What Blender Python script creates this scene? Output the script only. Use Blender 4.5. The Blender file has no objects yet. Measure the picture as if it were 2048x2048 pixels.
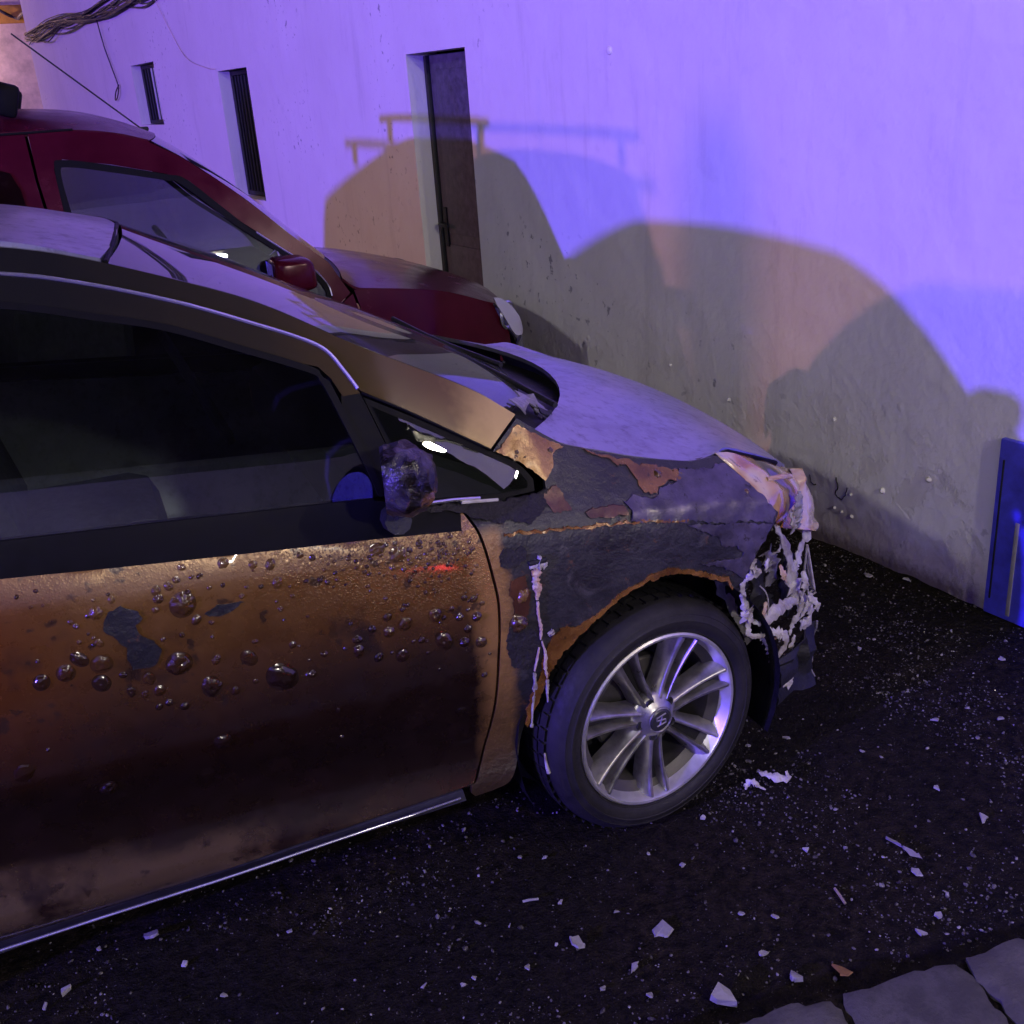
import bpy, bmesh, math, random
from math import sin, cos, pi, radians, sqrt, atan2, exp
from mathutils import Vector, Matrix, noise
random.seed(7)
scene = bpy.context.scene
COL = scene.collection

# ------------------------------------------------------------------ camera
cd = bpy.data.cameras.new('camera'); co = bpy.data.objects.new('camera', cd); COL.objects.link(co)
cd.sensor_width = 36; cd.lens = 37.693; cd.clip_start = .05; cd.clip_end = 600
_R = Vector((0.9198728, -0.38603658, -0.06935265)); _U = Vector((0.20464283, 0.32154391, 0.92451654)); _F = Vector((0.33459728, 0.86463014, -0.37477911))
co.matrix_world = Matrix(((_R.x, _U.x, -_F.x, -1.12418), (_R.y, _U.y, -_F.y, -2.00048), (_R.z, _U.z, -_F.z, 1.82015), (0, 0, 0, 1)))
scene.camera = co
# ------------------------------------------------------------------ night sky, exposure
w = bpy.data.worlds.new('World'); scene.world = w; w.use_nodes = True
wn = w.node_tree; bg = wn.nodes['Background']
sky = wn.nodes.new('ShaderNodeTexSky'); sky.sky_type = 'NISHITA'; sky.sun_disc = False
sky.sun_elevation = radians(-4); sky.sun_rotation = radians(200)
wn.links.new(sky.outputs[0], bg.inputs[0]); bg.inputs[1].default_value = 0.0012
scene.view_settings.view_transform = 'Standard'; scene.view_settings.look = 'None'
scene.view_settings.exposure = 0; scene.view_settings.gamma = 1
scene.cycles.use_denoising = True
scene.cycles.max_bounces = 5; scene.cycles.diffuse_bounces = 2; scene.cycles.glossy_bounces = 3; scene.cycles.transparent_max_bounces = 12
scene.cycles.sample_clamp_indirect = 4
# lamp positions and strengths (each lamp is built further down, in make_lamp)
BLUE_POS, BLUE_COL, BLUE_W = (-16.0, -4.25, 4.0), (.13, .07, 1.0), 16000
WARM_POS, WARM_COL, WARM_W = (-13., 3.6, 3.75), (1.0, .40, .38), 1250
TALL_POS, TALL_COL, TALL_W = (-10.0, -4.2, 7.4), (1.0, .94, .92), 900  # unseen lamp added as even fill for the shadowed wall
STREET_POS, STREET_COL, STREET_W = (.63, -7.0, 3.93), (1.0, .92, .80), 540
WALL_POS, WALL_COL, WALL_W = (1.74, -3.0, 3.65), (1.0, .86, .62), 125
RED_POS, RED_COL, RED_W = (.28, -2.9, .30), (1.0, .03, .05), 3

# ------------------------------------------------------------------ helpers
def link(o): COL.objects.link(o); return o
def tag(o, label=None, cat=None, group=None, kind=None):
    if label: o['label'] = label
    if cat: o['category'] = cat
    if group: o['group'] = group
    if kind: o['kind'] = kind
    return o
def empty(name, loc, label, cat, group=None):
    o = link(bpy.data.objects.new(name, None)); o.location = loc; o.empty_display_size = .1
    o['_base'] = list(loc); del o['_base']
    return tag(o, label, cat, group)
def set_parent(o, p):
    if p is None: return
    o.parent = p
    mw = Matrix.Identity(4); q = p; chain = []
    while q: chain.append(q); q = q.parent
    for q in reversed(chain): mw = mw @ q.matrix_parent_inverse @ q.matrix_basis
    o.matrix_parent_inverse = mw.inverted()
def mk(name, verts, faces, mat, parent=None, smooth=True, ang=40):
    me = bpy.data.meshes.new(name); me.from_pydata([tuple(v) for v in verts], [], faces); me.update()
    return fin(name, me, mat, parent, smooth, ang)
def fin(name, me, mat, parent=None, smooth=True, ang=40):
    if smooth:
        me.polygons.foreach_set('use_smooth', [True] * len(me.polygons)); me.set_sharp_from_angle(angle=radians(ang))
    if mat: me.materials.append(mat)
    o = link(bpy.data.objects.new(name, me)); set_parent(o, parent)
    return o
def bm_obj(name, bm, mat, parent=None, smooth=True, ang=40):
    bmesh.ops.recalc_face_normals(bm, faces=bm.faces[:])
    me = bpy.data.meshes.new(name); bm.to_mesh(me); bm.free()
    return fin(name, me, mat, parent, smooth, ang)
def box(name, c, s, mat, parent=None, bev=.01, rot=None, seg=2):
    bm = bmesh.new(); bmesh.ops.create_cube(bm, size=1)
    bmesh.ops.scale(bm, vec=s, verts=bm.verts)
    if bev: bmesh.ops.bevel(bm, geom=bm.edges[:], offset=min(bev, min(s) * .45), segments=seg, affect='EDGES', profile=.5)
    if rot is not None: bmesh.ops.transform(bm, matrix=rot, verts=bm.verts)
    bmesh.ops.translate(bm, vec=c, verts=bm.verts)
    return bm_obj(name, bm, mat, parent)
def catmull(P, n=6, closed=False):
    P = [Vector(p) for p in P]; out = []; L = len(P)
    rng = range(L if closed else L - 1)
    for i in rng:
        a = P[(i - 1) % L] if closed or i > 0 else P[0] * 2 - P[1]
        b = P[i]; c = P[(i + 1) % L]
        d = P[(i + 2) % L] if closed or i + 2 < L else P[-1] * 2 - P[-2]
        for k in range(n):
            t = k / n
            out.append(.5 * ((2 * b) + (c - a) * t + (2 * a - 5 * b + 4 * c - d) * t * t + (3 * b - a - 3 * c + d) * t ** 3))
    if not closed: out.append(P[-1])
    return out
def tube_data(path, r, seg=8, cap=True):
    path = [Vector(p) for p in path]; V = []; Fc = []
    n = len(path); up = Vector((0.13, .31, .94)).normalized()
    for i, p in enumerate(path):
        t = (path[min(i + 1, n - 1)] - path[max(i - 1, 0)]).normalized()
        a = t.cross(up); a = a.normalized() if a.length > 1e-4 else Vector((1, 0, 0)); b = t.cross(a)
        rr = r(i / (n - 1)) if callable(r) else r
        for k in range(seg):
            an = 2 * pi * k / seg; V.append(p + (a * cos(an) + b * sin(an)) * rr)
    for i in range(n - 1):
        for k in range(seg):
            Fc.append((i * seg + k, i * seg + (k + 1) % seg, (i + 1) * seg + (k + 1) % seg, (i + 1) * seg + k))
    if cap: Fc.append(tuple(range(seg))[::-1]); Fc.append(tuple((n - 1) * seg + k for k in range(seg)))
    return V, Fc
def tube(name, path, r, mat, parent=None, seg=8):
    return mk(name, *tube_data(path, r, seg), mat, parent, ang=60)
def tubes(name, items, mat, parent=None, seg=6):
    V = []; Fc = []
    for path, r in items:
        v, f = tube_data(path, r, seg); o = len(V); V += v; Fc += [tuple(i + o for i in q) for q in f]
    return mk(name, V, Fc, mat, parent, ang=60)
def grid_obj(name, rows, mat, parent=None, thick=0, tdir=None, ang=35):
    """rows: list of equally long lists of points; optional thickness along tdir"""
    nr, nc = len(rows), len(rows[0]); V = [Vector(p) for r in rows for p in r]
    Fc = [(i * nc + j, i * nc + j + 1, (i + 1) * nc + j + 1, (i + 1) * nc + j) for i in range(nr - 1) for j in range(nc - 1)]
    if thick:
        m = len(V); td = Vector(tdir) * thick; V += [v + td for v in V]
        Fc += [tuple(reversed([i + m for i in f])) for f in Fc[:]]
        bd = [j for j in range(nc)] + [i * nc + nc - 1 for i in range(1, nr)] + [(nr - 1) * nc + j for j in range(nc - 2, -1, -1)] + [i * nc for i in range(nr - 2, 0, -1)]
        for a, b in zip(bd, bd[1:] + bd[:1]): Fc.append((b, a, a + m, b + m))
    bm = bmesh.new(); vs = [bm.verts.new(v) for v in V]
    for f in Fc: bm.faces.new([vs[i] for i in f])
    return bm_obj(name, bm, mat, parent, ang=ang)
def lathe(name, prof, mat, parent=None, seg=64, M=None, ang=30, closed=False):
    """prof: (r, a) pairs; axis a along local -Y"""
    V = []; Fc = []; n = len(prof)
    for k in range(seg):
        t = 2 * pi * k / seg
        for r, a in prof: V.append(Vector((r * cos(t), -a, r * sin(t))))
    for k in range(seg):
        for i in range(n if closed else n - 1):
            j = (i + 1) % n; Fc.append((k * n + i, k * n + j, ((k + 1) % seg) * n + j, ((k + 1) % seg) * n + i))
    if M is not None: V = [M @ v for v in V]
    bm = bmesh.new(); vs = [bm.verts.new(v) for v in V]
    for f in Fc: bm.faces.new([vs[i] for i in f])
    return bm_obj(name, bm, mat, parent, ang=ang)
def lerp(x, xs, ys):
    if x <= xs[0]: return ys[0]
    for i in range(1, len(xs)):
        if x <= xs[i]: return ys[i - 1] + (ys[i] - ys[i - 1]) * (x - xs[i - 1]) / (xs[i] - xs[i - 1])
    return ys[-1]
def sstep(x, xs, ys):
    if x <= xs[0]: return ys[0]
    for i in range(1, len(xs)):
        if x <= xs[i]:
            t = (x - xs[i - 1]) / (xs[i] - xs[i - 1]); t = t * t * (3 - 2 * t); return ys[i - 1] + (ys[i] - ys[i - 1]) * t
    return ys[-1]
def panel(name, poly, fy, mat, parent, g=.04, thick=.014, off=0., mirror=None, ang=38, relief=None):
    """A body panel: an (x,z) outline laid on the surface y=fy(x,z), with folded edges."""
    bm = bmesh.new(); vs = []
    for p in poly:
        if not vs or (Vector((p[0], 0, p[1])) - vs[-1].co).length > 1e-4: vs.append(bm.verts.new((p[0], 0, p[1])))
    if (vs[0].co - vs[-1].co).length < 1e-4: bm.verts.remove(vs.pop())
    bm.faces.new(vs)
    xs = [v.co.x for v in vs]; zs = [v.co.z for v in vs]
    for ax, lo, hi in ((0, min(xs), max(xs)), (2, min(zs), max(zs))):
        n = int((hi - lo) / g)
        for i in range(1, n + 1):
            c = [0, 0, 0]; c[ax] = lo + (hi - lo) * i / (n + 1); nn = [0, 0, 0]; nn[ax] = 1
            bmesh.ops.bisect_plane(bm, geom=bm.verts[:] + bm.edges[:] + bm.faces[:], dist=1e-6, plane_co=c, plane_no=nn)
    bmesh.ops.triangulate(bm, faces=[f for f in bm.faces if len(f.verts) > 4])
    be = [e for e in bm.edges if e.is_boundary]
    for v in bm.verts:
        v.co.y = fy(v.co.x, v.co.z) + off
        if relief: v.co.y -= relief(v.co.x, v.co.z)
    if thick:
        r = bmesh.ops.extrude_edge_only(bm, edges=be)
        for v in [q for q in r['geom'] if isinstance(q, bmesh.types.BMVert)]: v.co.y += thick
    if mirror is not None:
        for v in bm.verts: v.co.y = 2 * mirror - v.co.y
    return bm_obj(name, bm, mat, parent, ang=ang)
def ribbon(name, pts, widths, nrm, mat, parent, thick=.0025, jag=.5, n=6):
    """a torn strip of plastic along pts; widths per point; nrm = way it faces"""
    P = catmull(pts, n); nr = Vector(nrm).normalized(); rows = []
    for i, p in enumerate(P):
        t = (P[min(i + 1, len(P) - 1)] - P[max(i - 1, 0)]).normalized(); s = t.cross(nr).normalized()
        wd = lerp(i / n, list(range(len(widths))), widths) * 1.05 * (1 + random.uniform(-jag, jag))
        rows.append([p + s * wd * k * .5 + nr * (wd * .12 * (1 - k * k)) + Vector((random.uniform(-1, 1), random.uniform(-1, 1), random.uniform(-1, 1))) * wd * .11 for k in (-1, -.5, 0, .5, 1)])
    return grid_obj(name, rows, mat, parent, thick, -nr, ang=50)

# ------------------------------------------------------------------ materials
class NT:
    def __init__(s, name):
        s.m = bpy.data.materials.new(name); s.m.use_nodes = True; s.t = s.m.node_tree
        s.p = s.t.nodes['Principled BSDF']; s.out = s.t.nodes['Material Output']
    def n(s, typ, **kw):
        nd = s.t.nodes.new('ShaderNode' + typ)
        for k, v in kw.items():
            if hasattr(nd, k) and k not in ('Scale',): setattr(nd, k, v)
            else: s.set(nd, k, v)
        return nd
    def set(s, nd, k, v):
        i = nd.inputs[k] if not isinstance(k, int) else nd.inputs[k]
        if isinstance(v, bpy.types.NodeSocket): s.t.links.new(v, i)
        elif isinstance(v, bpy.types.Node): s.t.links.new(v.outputs[0], i)
        else: i.default_value = v if not (isinstance(v, tuple) and len(v) == 3 and len(i.default_value) == 4) else (*v, 1)
    def P(s, **kw):
        for k, v in kw.items(): s.set(s.p, k.replace('_', ' '), v)
        return s
    def co(s): 
        if not hasattr(s, '_c'): s._c = s.n('TexCoord').outputs['Object']
        return s._c
    def xyz(s):
        if not hasattr(s, '_x'): s._x = s.n('SeparateXYZ', Vector=s.co()).outputs
        return s._x
    def noise(s, sc, det=4, rough=.6, vec=None, dist=0):
        nd = s.n('TexNoise'); s.set(nd, 'Vector', vec if vec is not None else s.co()); s.set(nd, 'Scale', sc); s.set(nd, 'Detail', det); s.set(nd, 'Roughness', rough); s.set(nd, 'Distortion', dist); return nd.outputs[0]
    def voro(s, sc, feature='F1', vec=None, rnd=1):
        nd = s.n('TexVoronoi'); nd.feature = feature; s.set(nd, 'Vector', vec if vec is not None else s.co()); s.set(nd, 'Scale', sc); s.set(nd, 'Randomness', rnd); return nd.outputs['Distance']
    def math(s, op, a, b=0., c=0., clamp=False):
        nd = s.n('Math'); nd.operation = op; nd.use_clamp = clamp; s.set(nd, 0, a); s.set(nd, 1, b); s.set(nd, 2, c); return nd.outputs[0]
    def ramp(s, f, stops, interp='LINEAR'):
        nd = s.n('ValToRGB'); s.set(nd, 0, f); e = nd.color_ramp; e.interpolation = interp
        while len(e.elements) < len(stops): e.elements.new(.5)
        for el, (p, c) in zip(e.elements, stops): el.position = p; el.color = (c, c, c, 1) if not isinstance(c, tuple) else (*c, 1)
        return nd.outputs[0]
    def mr(s, v, a, b, c=0., d=1., clamp=True, smooth=False):
        nd = s.n('MapRange'); nd.clamp = clamp
        if smooth: nd.interpolation_type = 'SMOOTHSTEP'
        for i, q in enumerate((v, a, b, c, d)): s.set(nd, i, q)
        return nd.outputs[0]
    def mix(s, f, a, b, mode='MIX'):
        nd = s.n('MixRGB'); nd.blend_type = mode; s.set(nd, 0, f); s.set(nd, 1, a); s.set(nd, 2, b); return nd.outputs[0]
    def bump(s, h, st=.3, dist=.01, nrm=None):
        nd = s.n('Bump'); s.set(nd, 'Height', h); s.set(nd, 'Strength', st); s.set(nd, 'Distance', dist)
        if nrm is not None: s.set(nd, 'Normal', nrm)
        return nd.outputs[0]
def simple(name, col, rough=.5, metal=0., nscale=0, namp=.3, bump=0., bscale=80, coat=0., spec=.5):
    t = NT(name); c = col
    if nscale:
        f = t.noise(nscale, 6, .65); c = t.mix(t.mr(f, .3, .7), tuple(v * (1 - namp) for v in col), tuple(min(1, v * (1 + namp)) for v in col))
        t.P(Roughness=t.mr(f, .3, .7, max(.02, rough - .08), min(1, rough + .1)))
    else: t.P(Roughness=rough)
    t.P(Base_Color=c, Metallic=metal, Coat_Weight=coat, Specular_IOR_Level=spec)
    if bump: t.P(Normal=t.bump(t.noise(bscale, 5), bump, .01))
    return t.m
def glass(name, tint, refl=1., rough=.0, dirt=.0):
    t = NT(name); t.t.nodes.remove(t.p)
    tr = t.n('BsdfTransparent'); t.set(tr, 0, tint); gl = t.n('BsdfGlossy'); t.set(gl, 'Color', (refl,) * 3); t.set(gl, 'Roughness', rough)
    fr = t.n('Fresnel'); t.set(fr, 'IOR', 1.9)
    mx = t.n('MixShader'); t.set(mx, 0, fr); t.set(mx, 1, tr); t.set(mx, 2, gl); last = mx
    if dirt:
        df = t.n('BsdfDiffuse'); t.set(df, 'Color', (.5, .5, .48)); m2 = t.n('MixShader')
        t.set(m2, 0, t.mr(t.noise(9, 6), .35, .8, dirt * .3, dirt)); t.set(m2, 1, mx); t.set(m2, 2, df); last = m2
    t.t.links.new(last.outputs[0], t.out.inputs[0]); return t.m
def emit(name, col, st):
    t = NT(name); t.P(Base_Color=tuple(c * .5 for c in col), Emission_Color=col, Emission_Strength=st); return t.m

def m_plaster():
    t = NT('lime_plaster'); x = t.xyz()
    n1 = t.noise(.9, 5, .6); n2 = t.noise(7, 6, .65); n3 = t.noise(60, 4, .6)
    mp = t.n('Mapping'); t.set(mp, 'Vector', t.co()); t.set(mp, 'Scale', (3.2, 3.2, .35)); st = t.noise(2.2, 6, .7, mp.outputs[0])
    c = t.mix(t.mr(n1, .3, .7), (.74, .72, .69), (.82, .80, .78))
    c = t.mix(t.mr(st, .56, .8, 0, .45), c, (.48, .46, .46))
    c = t.mix(t.mr(n2, .60, .78, 0, .35), c, (.52, .50, .50))
    sp = t.noise(22, 3, .5); c = t.mix(t.math('MULTIPLY', t.mr(sp, .64, .70, 0, .75), t.mr(n1, .50, .58)), c, (.22, .21, .24))
    skirt = t.math('ADD', x[2], t.math('MULTIPLY', n2, .30)); c = t.mix(t.mr(skirt, .26, .34, .8, 0), c, (.56, .50, .45))
    c = t.mix(t.mr(t.math('ADD', x[2], t.math('MULTIPLY', n3, .06)), .05, .11, .85, 0), c, (.16, .12, .10))
    low = t.mr(t.math('ADD', x[2], t.math('MULTIPLY', n1, .5)), 1.35, .75)
    peel = t.math('MULTIPLY', t.mr(t.noise(4.5, 8, .66), .54, .60), t.mr(t.math('ADD', x[2], t.math('MULTIPLY', n2, .5)), .95, .65)); c = t.mix(t.math('MULTIPLY', peel, .4), c, (.58, .54, .50))
    h = t.math('ADD', t.math('MULTIPLY', t.noise(3.2, 4, .5), .8), t.math('ADD', t.math('MULTIPLY', t.noise(26, 5, .6), t.mr(low, 0, 1, .035, .16)), t.math('MULTIPLY', n3, .03)))
    h = t.math('SUBTRACT', h, t.math('MULTIPLY', peel, .10))
    lump = t.mr(t.voro(6.5), .0, .13, .22, 0.); h = t.math('ADD', h, t.math('MULTIPLY', lump, t.math('MULTIPLY', low, t.mr(t.noise(2.1), .52, .60))))
    t.P(Base_Color=c, Roughness=.92, Specular_IOR_Level=.2, Normal=t.bump(h, .8, .03)); return t.m
def m_asphalt():
    t = NT('wet_gritty_asphalt'); n1 = t.noise(1.3, 5); n2 = t.noise(45, 6, .7); n3 = t.noise(160, 3)
    c = t.mix(t.mr(n2, .35, .7), (.0045, .004, .0036), (.020, .0172, .0145)); c = t.mix(t.mr(n1, .42, .6, 0, .8), c, t.mix(t.mr(t.noise(30, 6, .7), .4, .62), (.006, .005, .004), (.030, .023, .016)))
    v = t.voro(150); c = t.mix(t.math('MULTIPLY', t.mr(v, .12, .22, 1, 0), t.mr(t.noise(35, 2), .56, .64)), c, (.13, .125, .12))
    h = t.math('ADD', t.math('MULTIPLY', n2, .6), t.math('ADD', t.math('MULTIPLY', n3, .3), t.math('MULTIPLY', t.noise(14, 4), .8)))
    t.P(Base_Color=c, Specular_IOR_Level=.05, Roughness=t.mr(n2, .3, .7, .35, .85), Normal=t.bump(h, 1., .022)); return t.m
def m_scorch(bub=False):
    """door paint: gold-beige, scorched by the fire, the lower part also darkened as shade"""
    t = NT('scorched_shaded_gold_paint' if not bub else 'bubbled_lacquer'); t._c = t.n('NewGeometry').outputs['Position']; x = t.xyz()
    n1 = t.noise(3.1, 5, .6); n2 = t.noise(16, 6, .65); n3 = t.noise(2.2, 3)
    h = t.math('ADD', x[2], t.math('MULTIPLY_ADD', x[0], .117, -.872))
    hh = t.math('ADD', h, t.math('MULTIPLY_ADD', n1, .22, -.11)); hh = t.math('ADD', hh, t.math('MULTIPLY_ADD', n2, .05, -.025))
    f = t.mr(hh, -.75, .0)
    c = t.ramp(f, [(0, (.10, .068, .033)), (.10, (.085, .053, .024)), (.17, (.016, .0085, .0045)), (.36, (.011, .005, .0028)), (.55, (.024, .009, .0035)), (.74, (.080, .034, .0075)), (.90, (.155, .074, .014)), (1, (.24, .135, .036))])  # dark lower door and tan foot mix char with painted shade and reflected light
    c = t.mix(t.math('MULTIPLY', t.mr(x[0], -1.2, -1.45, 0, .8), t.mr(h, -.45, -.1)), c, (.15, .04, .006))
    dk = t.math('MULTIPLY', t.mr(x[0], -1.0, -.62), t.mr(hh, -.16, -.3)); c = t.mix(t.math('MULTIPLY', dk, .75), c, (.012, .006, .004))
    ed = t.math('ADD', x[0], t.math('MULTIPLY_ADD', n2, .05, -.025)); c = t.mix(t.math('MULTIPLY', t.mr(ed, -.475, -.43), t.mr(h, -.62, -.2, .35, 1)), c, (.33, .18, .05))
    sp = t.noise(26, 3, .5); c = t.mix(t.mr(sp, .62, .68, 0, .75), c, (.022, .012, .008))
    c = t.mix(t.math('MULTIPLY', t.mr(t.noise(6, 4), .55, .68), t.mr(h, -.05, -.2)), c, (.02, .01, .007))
    if bub:
        oi = t.n('ObjectInfo').outputs['Random']; c = t.mix(t.mr(oi, 0, 1, .35, .85), c, (.012, .006, .004))
        t.P(Base_Color=c, Roughness=t.mr(n2, .35, .65, .07, .20), Coat_Weight=.4, Coat_Roughness=.03, Normal=t.bump(t.noise(90, 3), .3, .003)); return t.m
    bl = t.mr(t.voro(85), .0, .5, 1, 0); bl2 = t.mr(t.voro(210), .0, .5, 1, 0)
    msk = t.math('MULTIPLY', t.mr(hh, -.24, -.03), t.mr(x[0], -.95, -.65, .12, 1))
    hgt = t.math('ADD', t.math('MULTIPLY', t.math('MULTIPLY', t.math('ADD', bl, bl2), .5), msk), t.math('MULTIPLY', n2, .35))
    t.P(Base_Color=c, Metallic=.25, Roughness=t.mr(n2, .35, .65, .22, .36), Coat_Weight=.8, Coat_Roughness=.09, Normal=t.bump(hgt, .55, .006)); return t.m
def m_char(rim=True):
    t = NT('bare_burnt_steel'); n1 = t.noise(5, 6, .65); n2 = t.noise(40, 6, .7)
    c = t.mix(t.mr(n1, .35, .68), (.009, .0095, .0105), (.032, .032, .034)); c = t.mix(t.mr(t.noise(13, 6, .7, dist=.7), .55, .68, 0, .7), c, (.075, .072, .066)); c = t.mix(t.mr(n2, .56, .68, 0, .8), c, (.012, .011, .011)); c = t.mix(t.mr(t.noise(7, 5, .7), .55, .66, 0, .8), c, (.010, .009, .009)); c = t.mix(t.mr(t.noise(33, 4, .7), .62, .68, 0, .7), c, (.10, .045, .018))
    x = t.xyz(); gx = t.math('ADD', x[0], t.math('MULTIPLY_ADD', t.noise(20, 5), .05, -.025)); lo = t.mr(x[2], .30, .62)
    gold = t.mix(t.math('MULTIPLY', lo, t.mr(t.noise(14, 5, .65), .3, .65, .45, 1)), (.035, .022, .011), (.34, .19, .055)); c = t.mix(t.math('MULTIPLY', t.mr(gx, -.362, -.388), t.mr(x[2], .93, .905)), c, gold) if rim else c
    t.P(Base_Color=c, Metallic=.1, Specular_IOR_Level=.5, Roughness=t.mr(n1, .3, .7, .26, .46), Normal=t.bump(t.math('ADD', n2, t.math('MULTIPLY', n1, 2.)), .3, .012)); return t.m
def m_flake(name, a, b, metal=.2, rough=.35, soot=.8):
    t = NT(name); n1 = t.noise(9, 6, .65); n2 = t.noise(55, 5, .7)
    c = t.mix(t.mr(n1, .35, .65), a, b); c = t.mix(t.mr(n2, .6, .68, 0, soot), c, (.02, .013, .01))
    t.P(Base_Color=c, Metallic=metal, Roughness=t.mr(n2, .3, .7, rough - .08, rough + .12), Coat_Weight=.2, Coat_Roughness=.2, Normal=t.bump(t.math('ADD', n2, t.math('MULTIPLY', n1, 1.5)), .25, .006)); return t.m
def m_hood():
    t = NT('sooty_silver_beige_paint'); x = t.xyz(); n1 = t.noise(2.2, 5); n2 = t.noise(30, 6, .7)
    c = t.mix(t.mr(n1, .35, .65), (.36, .36, .41), (.47, .47, .53)); c = t.mix(t.mr(n2, .52, .70, 0, .55), c, (.13, .115, .11)); c = t.mix(t.mr(t.noise(5, 7, .7), .52, .70, 0, .5), c, (.10, .09, .09))
    t.P(Base_Color=c, Metallic=.88, Roughness=t.mr(n2, .3, .7, .30, .44), Coat_Weight=.3, Coat_Roughness=.15); return t.m
def m_pillar():
    t = NT('heat_browned_gold_paint'); x = t.xyz(); n1 = t.noise(6, 5); 
    f = t.math('ADD', x[0], t.math('MULTIPLY_ADD', n1, .2, -.1))
    c = t.ramp(t.mr(f, -1.15, -.3), [(0, (.014, .014, .012)), (.42, (.030, .025, .014)), (.66, (.066, .044, .014)), (.86, (.080, .040, .010)), (1, (.42, .29, .10))])
    t.P(Base_Color=c, Metallic=.1, Roughness=.19, Specular_IOR_Level=.3); return t.m
def m_melt(name, a, b, trans=0., rough=.35):
    t = NT(name); n1 = t.noise(14, 6, .7, dist=1.); n2 = t.noise(60, 4)
    c = t.mix(t.mr(n1, .38, .66), a, b)
    t.P(Base_Color=c, Roughness=rough, Subsurface_Weight=.0, Normal=t.bump(n1, .6, .01), Coat_Weight=.3); return t.m
def m_lamp():
    t = NT('scorched_headlamp_plastic'); n1 = t.noise(6, 3, .5, dist=.8); n2 = t.noise(16, 4, .6, dist=.6)
    c = t.ramp(n1, [(.36, (.04, .02, .015)), (.44, (.24, .09, .014)), (.53, (.42, .19, .035)), (.60, (.56, .42, .26)), (.68, (.52, .44, .40)), (.76, (.16, .06, .014))])
    c = t.mix(t.mr(n2, .60, .70, 0, .8), c, (.06, .03, .035))
    t.P(Base_Color=c, Roughness=t.mr(n2, .3, .7, .06, .18), Coat_Weight=.8, Coat_Roughness=.03, Normal=t.bump(t.math('ADD', n1, t.math('MULTIPLY', n2, .3)), .35, .015)); return t.m
def m_stone():
    t = NT('paving_stone'); n1 = t.noise(4, 5); n2 = t.noise(70, 6, .7); oi = t.n('ObjectInfo').outputs['Random']
    c = t.mix(t.mr(n1, .35, .7), (.055, .05, .048), (.11, .103, .096)); c = t.mix(t.mr(n2, .52, .66, 0, .85), c, (.04, .036, .036)); c = t.mix(t.mr(t.noise(7, 6, .75), .48, .60, 0, .85), c, (.022, .019, .019)); c = t.mix(.5, c, t.mix(oi, (.03, .027, .027), (.10, .094, .088)))
    t.P(Base_Color=c, Roughness=.85, Normal=t.bump(t.math('ADD', n2, n1), .5, .01)); return t.m
def m_tyre():
    t = NT('tyre_rubber'); n1 = t.noise(12, 5); n2 = t.noise(90, 4)
    t.P(Base_Color=t.mix(t.mr(n1, .35, .7), (.011, .0105, .0105), (.024, .0225, .0215)), Specular_IOR_Level=.3, Roughness=t.mr(n2, .3, .7, .5, .75), Normal=t.bump(n2, .15, .004)); return t.m

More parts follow.
